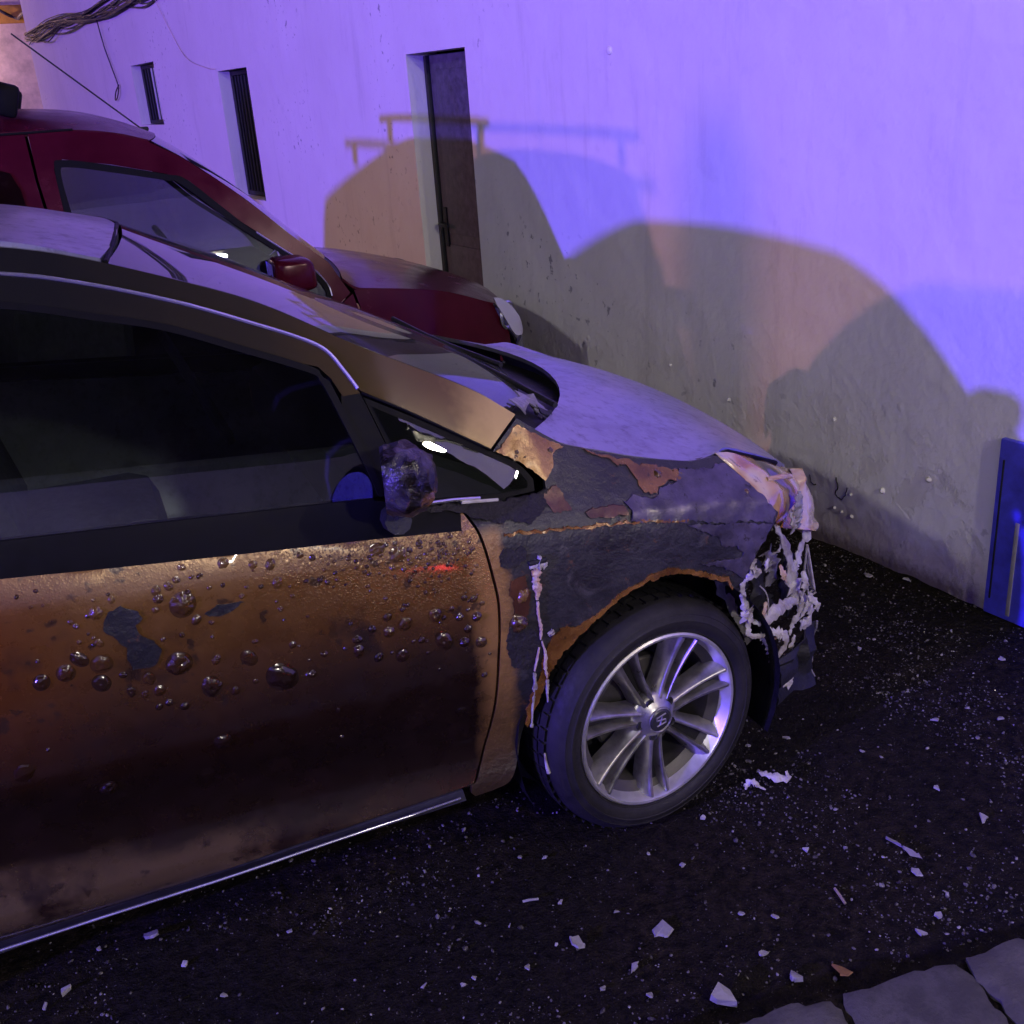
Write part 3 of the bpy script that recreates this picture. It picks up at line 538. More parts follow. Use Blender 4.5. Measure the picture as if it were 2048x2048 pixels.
def bubble_mesh(k):
    V = [(0, -1, 0)]; Fc = []; nr, na = 9, 26; H = .62 + .16 * (k % 3)
    for i in range(1, nr + 1):
        r = 1.28 * i / nr
        for j in range(na):
            a = 2 * pi * j / na; w_ = 1 + .36 * noise.noise(Vector((cos(a) * 1.3 + k * 7, sin(a) * 1.3, 0))) + .14 * noise.noise(Vector((cos(a) * 4 + k * 7, sin(a) * 4, 2)))
            q = r / w_; h = H * max(0, 1 - q * q) ** .55 if q < 1 else 0
            h += .10 * exp(-((q - 1.02) / .10) ** 2) * (k % 2)                       # puckered rim
            if k in (2, 4): h -= .45 * exp(-((r * cos(a) - .25) ** 2 + (r * sin(a) - .15) ** 2) / .10)   # burst and fallen in
            h += .13 * noise.noise(Vector((r * cos(a) * 2.4, r * sin(a) * 2.4, k))) * (q < 1)
            V.append((r * cos(a), -h - .015 + .05 * (i == nr), r * sin(a)))
    V[0] = (0, -H * (.55 if k in (2, 4) else 1), 0)
    for j in range(na): Fc.append((0, 1 + (j + 1) % na, 1 + j))
    for i in range(nr - 1):
        for j in range(na): o = 1 + i * na; Fc.append((o + j, o + (j + 1) % na, o + na + (j + 1) % na, o + na + j))
    me = bpy.data.meshes.new('blister'); me.from_pydata(V, [], Fc); me.update()
    bm = bmesh.new(); bm.from_mesh(me); bmesh.ops.recalc_face_normals(bm, faces=bm.faces[:]); bm.to_mesh(me); bm.free()
    me.polygons.foreach_set('use_smooth', [True] * len(me.polygons)); me.materials.append(M['blister']); return me
BM = [bubble_mesh(k) for k in range(6)]; random.seed(5)
def blister(x, z, r, par, flat=1.):
    o = link(bpy.data.objects.new('blister', random.choice(BM))); set_parent(o, par)
    e = .01; nx = (Ys(x + e, z) - Ys(x - e, z)) / (2 * e); nz = (Ys(x, z + e) - Ys(x, z - e)) / (2 * e)
    n = Vector((nx, -1, nz)).normalized(); R = (-n).to_track_quat('Y', 'Z').to_matrix().to_4x4()
    o.matrix_basis = Matrix.Translation((x, Ys(x, z) - .0005, z)) @ R @ Matrix.Rotation(random.uniform(0, 6), 4, 'Y') @ Matrix.Diagonal((r * random.uniform(.9, 1.15), r * flat, r * random.uniform(.8, 1), 1)); return o
for i, (x, z, r) in enumerate(BL): blister(x, z, r * .84, door, .3 if i in (30, 31, 32, 33, 34) else random.uniform(.34, .5) if r > .015 else random.uniform(.45, .75))
for k in range(60):
    x = random.uniform(-1.35, -.44); z = zb(x) - abs(random.gauss(0, .16)) - .02; blister(x, z, random.uniform(.0025, .005), door)
for k in range(135):
    x = -.44 - abs(random.gauss(0, .17)); z = zb(x) - abs(random.gauss(.035, .035)) - .012; blister(x, z, random.uniform(.0018, .0042), door, random.uniform(.6, 1.))
for x, z, r in ((-.345, .755, .016), (-.36, .69, .02), (-.20, 1.03, .010), (-.285, 1.045, .010), (-.29, 1.035, .007), (-.27, 1.03, .008), (-.255, 1.025, .006), (.055, .93, .012), (.12, .92, .008), (.275, .855, .008)): blister(x, z, r, fender, .7)
panel('burnt_blot', ragged([(-1.19, .933), (-1.166, .936), (-1.144, .929), (-1.128, .906), (-1.144, .895), (-1.139, .872), (-1.118, .855), (-1.11, .828), (-1.121, .807), (-1.139, .80), (-1.165, .807), (-1.171, .829), (-1.17, .852), (-1.185, .875), (-1.202, .898), (-1.2, .913)], .003), Ys, M['blot'], door, .02, .002, -.0022)
panel('burnt_blot', ragged([(-1.015, .886), (-.988, .897), (-.964, .894), (-.94, .89), (-.959, .881), (-.982, .875), (-1.006, .878)], .003), Ys, M['blot'], door, .02, .002, -.0022)

# door upper frame, glass, trims on both sides
RG = [(-1.72, 1.583), (-1.5, 1.572), (-1.247, 1.537), (-1.089, 1.497), (-.926, 1.441), (-.792, 1.384), (-.703, 1.343), (-.656, 1.312), (-.629, 1.269), (-.610, 1.232)]
GT = [(-1.72, 1.535), (-1.5, 1.517), (-1.26, 1.477), (-1.104, 1.435), (-.973, 1.397), (-.841, 1.34), (-.705, 1.278), (-.684, 1.258), (-.671, 1.22), (-.661, 1.184), (-.632, 1.077), (-.620, 1.024)]
rg, gt, gb, tb = cm2(RG), cm2(GT), cm2(GB[2:]), cm2(TB[2:])
def seal(P, d): return [(a, b - d) for a, b in P]
for mir in (None, YC):
    K = dict(mirror=mir)
    frame = panel('door_frame', seal(rg, .004) + [(-.607, 1.222)] + [(-.645, 1.222), (-.66, 1.258), (-.682, 1.285)] + [(a, b + .012) for a, b in gt[::-1] if b > 1.285], Ys, M['pillar'], car, .03, .02, 0., **K)
    # black rubber round the pane, then the pane
    innr = [(a, b) for a, b in gt]
    outr = [(a + .012 * (1 if b < 1.25 else .4), b + .012) for a, b in gt]
    panel('window_seal', outr + [(-.612, 1.022)] + [(-.620, 1.024)] + innr[::-1], Ys, M['rubber'], car, .05, .012, -.002, **K)
    gl = panel('side_window', gt + [(a, b - .004) for a, b in gb[::-1]], Ys, M['glass'], car, .06, .004, .006, **K)
    panel('belt_trim', gb + [(-.633, 1.018), (-.450, .965), (-.463, .933)] + tb[::-1], Ys, M['rubber'], car, .04, .02, -.001, **K)
    panel('mirror_pillar', [(-.608, 1.226), (-.648, 1.224), (-.657, 1.184), (-.628, 1.077), (-.612, 1.024), (-.53, 1.002), (-.548, 1.03), (-.575, 1.10)], Ys, M['rubber'], car, .03, .02, .001, **K)
    QW = cm2([(-.602, 1.213), (-.48, 1.142), (-.339, 1.054), (-.285, 1.018), (-.262, .985)], 4)
    QI = cm2([(-.588, 1.192), (-.48, 1.127), (-.345, 1.043), (-.297, 1.010), (-.277, .983)], 4)
    panel('quarter_seal', QW + [(-.266, .962), (-.341, .962), (-.508, .984), (-.53, .99)] + [(-.545, 1.03), (-.575, 1.11)], Ys, M['rubber'], car, .05, .012, .003, **K)
    panel('quarter_window', QI + [(-.283, .972), (-.341, .974), (-.508, .997), (-.535, 1.01), (-.555, 1.08)], Ys, M['glass'], car, .05, .003, -.0005, **K)
    # A pillar and roof rail
    WE = cm2([(-1.72, 1.63), (-1.5, 1.618), (-1.25, 1.585), (-1.05, 1.530), (-.79, 1.427), (-.585, 1.310), (-.361, 1.188), (-.262, 1.116)])
    lowA = cm2([(-.344, 1.062), (-.45, 1.131), (-.538, 1.187), (-.604, 1.226)]) + rg[::-1]
    panel('windscreen_pillar', WE + lowA, Ys, M['pillar'], car, .03, .02, 0., **K)
    tube('gutter_trim', [Vector((a, (Ys(a, b) - .003) if mir is None else 2 * YC - Ys(a, b) + .003, b)) for a, b in rg], .0042, M['chrome'], car, 6)
    tube('pillar_edge', [Vector((a, (Ys(a, b) - .001) if mir is None else 2 * YC - Ys(a, b) + .001, b)) for a, b in cm2([(-.344, 1.060), (-.45, 1.129), (-.538, 1.185), (-.604, 1.222)])], .003, M['rubber'], car, 6)
    # crusted shoulder below the quarter glass
    panel('cowl_crust', ragged([(-.535, .985), (-.45, .978), (-.34, .960), (-.26, .957), (-.238, .965), (-.250, .935), (-.30, .915), (-.40, .935), (-.452, .962), (-.53, .978)], .004, seed=4), Ys, M['crust'], car, .02, .006, -.005, **K, relief=lambda x, z: .006 * noise.noise(Vector((x * 60, z * 60, 0))))
    # rear half of the body side
    panel('rear_door', [(-1.727, .2), (-1.725, .7), (-1.70, .95), (-1.668, 1.07), (-2.2, 1.128), (-2.45, 1.16), (-2.46, .95), (-2.4, .8), (-2.25, .66), (-2.2, .5), (-2.17, .3), (-2.16, .2)], Ys, M['gold'] if mir is None else M['hood'], car, .06, .02, **K)
    arc2 = [(-2.58 + .37 * cos(radians(a)), .317 + .37 * sin(radians(a))) for a in range(20, 175, 12)]
    panel('rear_quarter', [(-2.235, .25), (-2.255, .50)] + [p for p in arc2 if p[0] < -2.26] + [(-2.95, .3), (-3.3, .35), (-3.42, .6), (-3.44, .9), (-3.40, 1.15), (-3.2, 1.22), (-2.47, 1.163), (-2.468, .95), (-2.41, .80), (-2.262, .66)], Ys, M['gold'] if mir is None else M['hood'], car, .06, .02, **K)
    panel('rear_window', [(-1.74, 1.528), (-2.1, 1.50), (-2.5, 1.44), (-2.85, 1.33), (-2.93, 1.245), (-2.2, 1.178), (-1.74, 1.13)], Ys, M['glass'], car, .08, .004, .004, **K)
    panel('rear_frame', [(-1.73, 1.63), (-2.2, 1.612), (-2.7, 1.54), (-3.1, 1.40), (-3.28, 1.25), (-2.95, 1.235), (-2.87, 1.335), (-2.5, 1.452), (-2.1, 1.512), (-1.73, 1.540)], Ys, M['hood'], car, .06, .02, **K)
    panel('sill', [(-.52, .277), (-.91, .262), (-1.238, .236), (-1.7, .195), (-2.15, .19), (-2.15, .15), (-1.7, .15), (-1.24, .178), (-.513, .243)], Ys, M['sill'], car, .05, .03, .0, **K)
    tube('sill_strip', [Vector((a, (Ys(a, b) - .010) if mir is None else 2 * YC - Ys(a, b) + .010, b - .012)) for a, b in cm2([(-.53, .276), (-.91, .264), (-1.238, .238), (-1.546, .208), (-1.9, .19)])], .003, M['chrome'], car, 6)
tube('window_blade', [on(-.53, .992, -.006), on(-.46, .986, -.007), on(-.40, .977, -.007)], .0045, M['chrome'], car, 6)
tube('window_blade', [on(-.445, .978, -.008), on(-.36, .966, -.008)], .004, M['melt_white'], car, 6)

# top of the body: windscreen, roof, bonnet, cowl (right edge and centre line, mirrored)
def loft_top(name, edge, centre, mat, n=7, m=9, thick=.01, pw=1.7, dz=(0, 0, -1)):
    E_ = catmull(edge, n); C_ = catmull(centre, n); L = 40; rows = []
    def samp(P, t):
        f = t * (len(P) - 1); i = min(int(f), len(P) - 2); return P[i].lerp(P[i + 1], f - i)
    for i in range(L + 1):
        e, c = samp(E_, i / L), samp(C_, i / L); half = []
        for j in range(m + 1):
            u = j / m; wz = 1 - (1 - u) ** pw; half.append(Vector((e.x + (c.x - e.x) * (1 - (1 - u) ** 2), e.y + (YC - e.y) * u, e.z + (c.z - e.z) * wz)))
        rows.append(half + [Vector((p.x, 2 * YC - p.y, p.z)) for p in half[-2::-1]])
    return grid_obj(name, rows, mat, car, thick, dz)
def ey(x, z, o=.0): return (x, Ys(x, z) + o, z)
loft_top('windscreen', [ey(-1.05, 1.530, .008), ey(-.79, 1.429, .008), ey(-.585, 1.311, .008), ey(-.361, 1.189, .008), ey(-.268, 1.120, .008)],
         [(-.985, YC, 1.552), (-.7, YC, 1.405), (-.42, YC, 1.245), (-.2, YC, 1.135), (-.06, YC, 1.062)], M['screen'], thick=.005)
loft_top('roof', [ey(-3.05, 1.44), ey(-2.6, 1.60), ey(-2.1, 1.645, .01), ey(-1.6, 1.645, .01), ey(-1.25, 1.595, .01), ey(-1.06, 1.540, .01)],
         [(-3.15, YC, 1.50), (-2.6, YC, 1.622), (-2.1, YC, 1.672), (-1.6, YC, 1.668), (-1.25, YC, 1.620), (-.995, YC, 1.558)], M['hood'], thick=.02)
for s in (-1, 1): tube('roof_seal', [Vector((-1.052 - .0, YC + s * (YC - Ys(-1.05, 1.53) - .01), 1.531)), Vector((-1.02, YC + s * .3, 1.548)), Vector((-.992, YC, 1.556))], .006, M['rubber'], car, 6)
loft_top('tailgate_glass', [ey(-3.42, 1.10), ey(-3.3, 1.25), ey(-3.06, 1.435)], [(-3.55, YC, 1.10), (-3.42, YC, 1.28), (-3.16, YC, 1.495)], M['glass'], thick=.005)
loft_top('tailgate', [(-3.42, .40, .35), (-3.5, .42, .7), (-3.42, .42, 1.10)], [(-3.60, YC, .35), (-3.66, YC, .7), (-3.55, YC, 1.10)], M['hood'], thick=.02, dz=(1, 0, 0))
hood = loft_top('bonnet', [ey(-.225, 1.075, .006), ey(-.158, 1.033, .006), ey(-.064, .998, .006), ey(.026, .968, .006), ey(.165, .933, .006), ey(.246, .930, .006), (.30, .16, .928), (.42, .205, .872), (.525, .272, .818), (.60, .33, .772)],
         [(.085, YC, 1.035), (.16, YC, 1.018), (.25, YC, .99), (.34, YC, .957), (.44, YC, .912), (.53, YC, .865), (.61, YC, .815), (.68, YC, .765), (.73, YC, .722), (.76, YC, .68)], M['hood'], pw=2.2, thick=.012)
loft_top('cowl_panel', [(-.262, .185, 1.090), (-.20, .20, 1.045), (-.12, .24, .985)], [(-.09, YC, 1.05), (.02, YC, 1.00), (.12, YC, .985)], M['black'], thick=.01)
random.seed(9)
ribbon('melted_cowl', [(-.235, .21, 1.118), (-.17, .30, 1.105), (-.14, .36, 1.07), (-.085, .37, 1.03)], [.05, .045, .05, .03], (.3, -.5, .8), M['melt_grey'], car, .004)
ribbon('melted_cowl', [(-.16, .26, 1.085), (-.10, .30, 1.04), (-.06, .33, 1.01)], [.03, .03, .02], (.3, -.5, .8), M['black'], car, .004)
for y0, y1 in ((.30, .85), (.75, 1.35)): tube('wiper', catmull([(-.10 + .04 * (y0 > .5), y0, 1.075), (-.14, (y0 + y1) / 2, 1.10), (-.19, y1, 1.125)], 5), .008, M['black'], car, 6)
# bonnet shut line seal above the headlamp
tube('bonnet_seal', [Vector(p) for p in ((.244, .132, .924), (.30, .158, .918), (.42, .203, .863), (.525, .268, .810))], .006, M['rubber'], car, 6)

# headlamp, melted
hlU = catmull([(.250, .134, .931), (.30, .150, .918), (.42, .203, .862), (.525, .268, .806), (.585, .30, .772)], 6)
hlL = catmull([(.252, .118, .918), (.293, .082, .872), (.327, .045, .820), (.372, .055, .755), (.40, .085, .716)], 6)
hlF = catmull([(.585, .30, .772), (.60, .30, .738), (.655, .31, .668), (.655, .285, .61), (.635, .26, .585)], 6)
rows = []
for i in range(len(hlU)):
    a, b = hlU[i], hlL[i]; f = i / (len(hlU) - 1); row = []
    for j in range(13):
        t = j / 12; p = a.lerp(b, t); p += Vector((.7, -.6, .25)).normalized() * (.045 * sin(pi * t) * f + (.020 * noise.noise(p * 15) + .004 * noise.noise(p * 45)) * sin(pi * t))
        row.append(p)
    rows.append(row)
for sgn in (1, -1):
    rr = [[Vector((p.x, p.y if sgn == 1 else 2 * YC - p.y, p.z)) for p in r] for r in rows]
    hl = grid_obj('headlamp', rr, M['melt_amber'] if sgn == 1 else M['lamp_glass'], car, .006, (-.6, .6, 0))
    if sgn == 1:
        headlamp = hl; hl['label'] = 'melted amber headlamp'
rows = []
for i in range(len(hlF)):
    p = hlF[i]; f = i / (len(hlF) - 1); q = Vector(hlU[-1]).lerp(hlL[-1], min(1, f * 1.05)) + Vector((.012, -.012, 0)); row = []
    for j in range(9):
        t = j / 8; c = p.lerp(q, t) + Vector((.55, -.7, .1)).normalized() * (.038 * sin(pi * min(1, t * 1.2)) + .020 * noise.noise(p.lerp(q, t) * 17) + .004 * noise.noise(p.lerp(q, t) * 50)); row.append(c)
    rows.append(row)
grid_obj('drooped_lens', rows, M['melt_amber'], headlamp, .006, (-.5, .7, 0))
ribbon('torn_reflector', [(.46, .075, .805), (.455, .07, .77), (.46, .075, .735), (.465, .085, .70)], [.02, .035, .03, .02], (.3, -.9, .1), M['melt_grey'], headlamp, .003)
ribbon('torn_reflector', [(.43, .07, .76), (.445, .075, .72), (.45, .085, .69)], [.012, .02, .016], (.3, -.9, .1), M['melt_white'], headlamp, .003)
tube('wrinkle', catmull([(.37, .09, .85), (.42, .098, .845), (.47, .13, .825)], 5), .007, M['melt_brown'], headlamp, 6)
# melted bumper remains
rem = box('bumper_core', (.33, YC, .52), (.22, 1.15, .40), M['black'], car, .06)
rem['label'] = 'blackened bumper core'
box('engine_block', (.02, YC, .52), (.55, .9, .60), M['black'], car, .05)
random.seed(31)
Wt = M['melt_white']
ribbon('melted_strip', [(.389, .08, .728), (.432, .10, .667), (.475, .13, .592), (.500, .15, .532), (.521, .16, .476), (.533, .16, .44)], [.012, .018, .028, .045, .055, .04], (.3, -1, .2), Wt, rem)
ribbon('melted_strip', [(.630, .25, .60), (.583, .22, .568), (.539, .18, .548), (.512, .16, .53)], [.03, .022, .026, .03], (.3, -1, .2), Wt, rem)
ribbon('melted_strip', [(.298, .03, .674), (.289, .03, .651), (.298, .025, .640), (.276, .03, .624), (.262, .03, .606), (.265, .03, .571), (.275, .03, .536), (.270, .02, .510)], [.01, .016, .022, .018, .014, .014, .022, .05], (.2, -1, .2), Wt, rem)
ribbon('melted_strip', [(.282, .03, .54), (.286, .035, .50), (.283, .03, .465), (.316, .04, .446), (.345, .05, .435)], [.03, .022, .012, .01, .012], (.2, -1, .2), Wt, rem)
ribbon('melted_strip', [(.378, .10, .440), (.433, .12, .453), (.487, .14, .453), (.544, .16, .432)], [.016, .03, .032, .03], (.2, -1, .3), Wt, rem)
ribbon('melted_strip', [(.530, .15, .447), (.575, .18, .42), (.590, .18, .38), (.575, .175, .352), (.54, .16, .36)], [.03, .024, .022, .024, .02], (.3, -1, .2), Wt, rem)
ribbon('melted_strip', [(.545, .15, .435), (.525, .15, .40), (.507, .15, .375), (.492, .14, .352)], [.022, .02, .018, .008], (.3, -1, .2), Wt, rem)
ribbon('melted_strip', [(.351, .08, .421), (.372, .075, .405), (.380, .07, .37), (.392, .075, .335), (.388, .08, .312)], [.02, .03, .026, .026, .012], (.2, -1, .2), Wt, rem)
ribbon('melted_strip', [(.368, .08, .424), (.40, .08, .414), (.428, .08, .40), (.436, .08, .37), (.405, .08, .335)], [.014, .02, .022, .02, .012], (.2, -1, .2), Wt, rem)
ribbon('melted_strip', [(.375, .10, .214), (.394, .10, .237), (.424, .10, .256), (.45, .10, .25), (.47, .10, .222)], [.006, .01, .022, .04, .02], (.2, -1, .4), Wt, rem)
ribbon('melted_strip', [(.44, .10, .288), (.458, .10, .268), (.468, .10, .238)], [.016, .03, .02], (.2, -1, .2), Wt, rem)
for k in range(9):
    x0 = random.uniform(.30, .56); y0 = .10 + (x0 - .3) * .45 + random.uniform(0, .05); z0 = random.uniform(.46, .70); L_ = random.uniform(.10, .22)
    ribbon('torn_sheet', [(x0, y0, z0), (x0 + random.uniform(-.02, .03), y0 + random.uniform(-.02, .01), z0 - L_ * .5), (x0 + random.uniform(-.03, .04), y0 + random.uniform(-.03, .01), z0 - L_)], [random.uniform(.03, .05), random.uniform(.05, .09), random.uniform(.01, .03)], (.3, -1, random.uniform(-.2, .4)), M['melt_grey'] if k % 3 == 0 else M['black'], rem, .003, .45)
for k in range(11):
    x0 = random.uniform(.29, .58); y0 = .05 + (x0 - .28) * .36; z0 = random.choice((random.uniform(.30, .46), random.uniform(.45, .66))); L_ = random.uniform(.03, .08); an = random.uniform(-2.6, -.5)
    ribbon('plastic_shred', [(x0, y0, z0), (x0 + L_ * .5 * cos(an) + random.uniform(-.01, .01), y0 - .01, z0 + L_ * .5 * sin(an)), (x0 + L_ * cos(an), y0 + random.uniform(-.01, .01), z0 + L_ * sin(an))], [random.uniform(.004, .012), random.uniform(.01, .026), random.uniform(.002, .006)], (.2, -1, random.uniform(-.3, .5)), Wt if k % 3 else M['melt_brown'], rem, .002, .5)
tube('loose_wire', catmull([(.348, .08, .565), (.368, .08, .54), (.376, .08, .506), (.374, .08, .473)], 5), .0018, M['melt_white'], rem, 5)
rows = []
for i in range(9):
    t = i / 8; row = []
    for j in range(7):
        u = j / 6; row.append(Vector((.40 + .22 * u ** .8, .06 + .14 * u + .05 * noise.noise(Vector((i, j, 2)) * .55), .34 - (.15 + .04 * noise.noise(Vector((j * 1.3, 5, 0)))) * t - .04 * u * t + .02 * (1 - u) * sin(t * 3))))
    rows.append(row)
grid_obj('bumper_lip', rows, M['black'], rem, .005, (-.3, .8, 0))
tube('lip_highlight', catmull([rows[i][-1] for i in range(9)], 2), .0035, M['melt_grey'], rem, 5)  # pale tube stands for the bright highlight along the lip
tri = [(.601, .22, .568), (.631, .22, .427), (.637, .22, .413), (.613, .22, .405), (.594, .22, .494)]
tube('fog_lamp_trim', [Vector(p) for p in tri + tri[:1]], .0035, M['melt_white'], rem, 6)
mk('fog_lamp_glass', [Vector(p) + Vector((0, .006, 0)) for p in tri], [(0, 1, 2, 3, 4)], M['glass'], rem, smooth=False)
# left half of the burnt bumper, plainer
for y0 in (.5, .8, 1.1, 1.4): ribbon('melted_strip', [(.56 - abs(y0 - YC) * .2, y0, .70), (.58, y0 + .05, .6), (.55, y0 + .02, .48), (.5, y0 + .08, .36)], [.05, .09, .06, .03], (1, 0, .1), M['melt_grey'], rem)
box('radiator_support', (.50, YC, .76), (.06, 1.1, .05), M['black'], car, .015)

# wheel wells, underbody, interior
def well(cx, name='wheel_liner'):
    for s in (0, 1):
        rows = []
        for i in range(25):
            a = radians(-25 + 230 * i / 24); rows.append([Vector((cx + .375 * cos(a), yy if s == 0 else 2 * YC - yy, .317 + .375 * sin(a))) for yy in (.02, .12, .24, .30)])
        grid_obj(name, rows, M['black'], car, .004, (0, .001, 0))
        lathe('inner_well', [(.0, -.29), (.375, -.29)], M['black'], car, 24, Matrix.Translation((cx, 0 if s == 0 else 2 * YC, .317)) @ Matrix.Diagonal((1, 1 if s == 0 else -1, 1, 1)))
well(0.); well(-2.58)
box('floor_pan', (-1.30, YC, .26), (1.75, 1.50, .14), M['black'], car, .03); box('rear_floor', (-2.9, YC, .5), (.9, 1.0, .3), M['black'], car, .03)
box('bulkhead', (-.36, YC, .62), (.06, 1.42, .60), M['black'], car, .02)
box('dashboard', (-.46, YC, .93), (.40, 1.32, .20), M['dark'], car, .06)
for y in (.42, 1.30):
    st = box('front_seat', (-1.25, y, .62), (.5, .5, .24), M['seat'], car, .08); box('backrest', (-1.52, y, .98), (.17, .48, .64), M['seat'], st, .07, Matrix.Rotation(radians(-14), 4, 'Y')); box('headrest', (-1.62, y, 1.36), (.10, .26, .18), M['seat'], st, .045)
box('rear_bench', (-2.35, YC, .66), (.5, 1.2, .26), M['seat'], car, .08); box('rear_backrest', (-2.66, YC, 1.0), (.16, 1.2, .6), M['seat'], car, .06)
R_ = Matrix.Translation((-.84, 1.28, 1.02)) @ Matrix.Rotation(radians(68), 4, 'Y')
V, Fc = tube_data([R_ @ Vector((.185 * cos(radians(a)), .185 * sin(radians(a)), 0)) for a in range(0, 361, 12)], .014, 8)
sw = mk('steering_wheel', V, Fc, M['dark'], car); tubes('spoke', [([R_ @ Vector((0, -.18, 0)), R_ @ Vector((0, .18, 0))], .018), ([R_ @ Vector((0, 0, 0)), R_ @ Vector((.18, 0, 0))], .018)], M['dark'], sw)
box('inner_mirror', (-.80, YC, 1.37), (.03, .22, .06), M['dark'], car, .015)

# door mirrors (the near one charred)
def mirror(sg):
    def Y(v): return v if sg == 1 else 2 * YC - v
    bm = bmesh.new(); bmesh.ops.create_icosphere(bm, subdivisions=4, radius=1)
    bmesh.ops.bisect_plane(bm, geom=bm.verts[:] + bm.edges[:] + bm.faces[:], plane_co=(-.55, 0, 0), plane_no=(-1, 0, 0), clear_outer=True)
    for v in bm.verts:
        c = v.co.copy(); sq = lambda a: math.copysign(abs(a) ** .75, a)
        d = -abs(noise.noise(c * 2.2 + Vector((4, 1, 0)))) * .20 + .035 * noise.noise(c * 6) + .06
        v.co = Vector((-.632 + .066 * (c.x + .55) * (1 + d), Y(-.045 + .105 * sq(c.y) * (1 + d)), 1.098 + .072 * sq(c.z) * (1 + d) + .02 * c.y * -1))
    RM = Matrix.Translation((-.62, Y(-.03), 0)) @ Matrix.Rotation(radians(-14 * sg), 4, 'Z') @ Matrix.Translation((.62, -Y(-.03), 0))
    bmesh.ops.transform(bm, matrix=RM, verts=bm.verts)
    o = bm_obj('door_mirror', bm, M['mirror_shell'] if sg == 1 else M['hood'], car)
    V = [Vector((-.632, Y(-.045 + .092 * cos(radians(a))), 1.098 + .062 * sin(radians(a)) - .02 * cos(radians(a)))) for a in range(0, 360, 15)]
    mk('mirror_glass', [RM @ v for v in V], [tuple(range(len(V)))], M['mirror_glass'], o, smooth=False)
    tube('mirror_foot', catmull([Vector((-.60, Y(.075), .975)), Vector((-.605, Y(.02), .985)), Vector((-.61, Y(-.03), 1.0))], 4), .028, M['black'], o, 10)
    return o
t = NT('charred_mirror_shell'); n1 = t.noise(11, 5, .6, dist=.6); x = t.xyz()
c = t.mix(t.mr(n1, .40, .56), (.05, .043, .06), (.006, .0045, .004)); c = t.mix(t.math('MULTIPLY', t.mr(t.noise(17, 4), .56, .62), t.mr(x[2], 1.12, 1.06)), c, (.16, .07, .018))
t.P(Base_Color=c, Roughness=.3, Coat_Weight=.15, Normal=t.bump(t.math('ADD', n1, t.math('MULTIPLY', t.noise(40, 4), .4)), 1., .016)); M['mirror_shell'] = t.m
M['mirror_glass'] = simple('beacon_lit_mirror_glass', (.22, .20, .95), .3, .2, nscale=60, namp=.2)  # blue base colour stands in for the beacon's light on the glass
mm = mirror(1); mm['label'] = 'charred and wrinkled near door mirror'

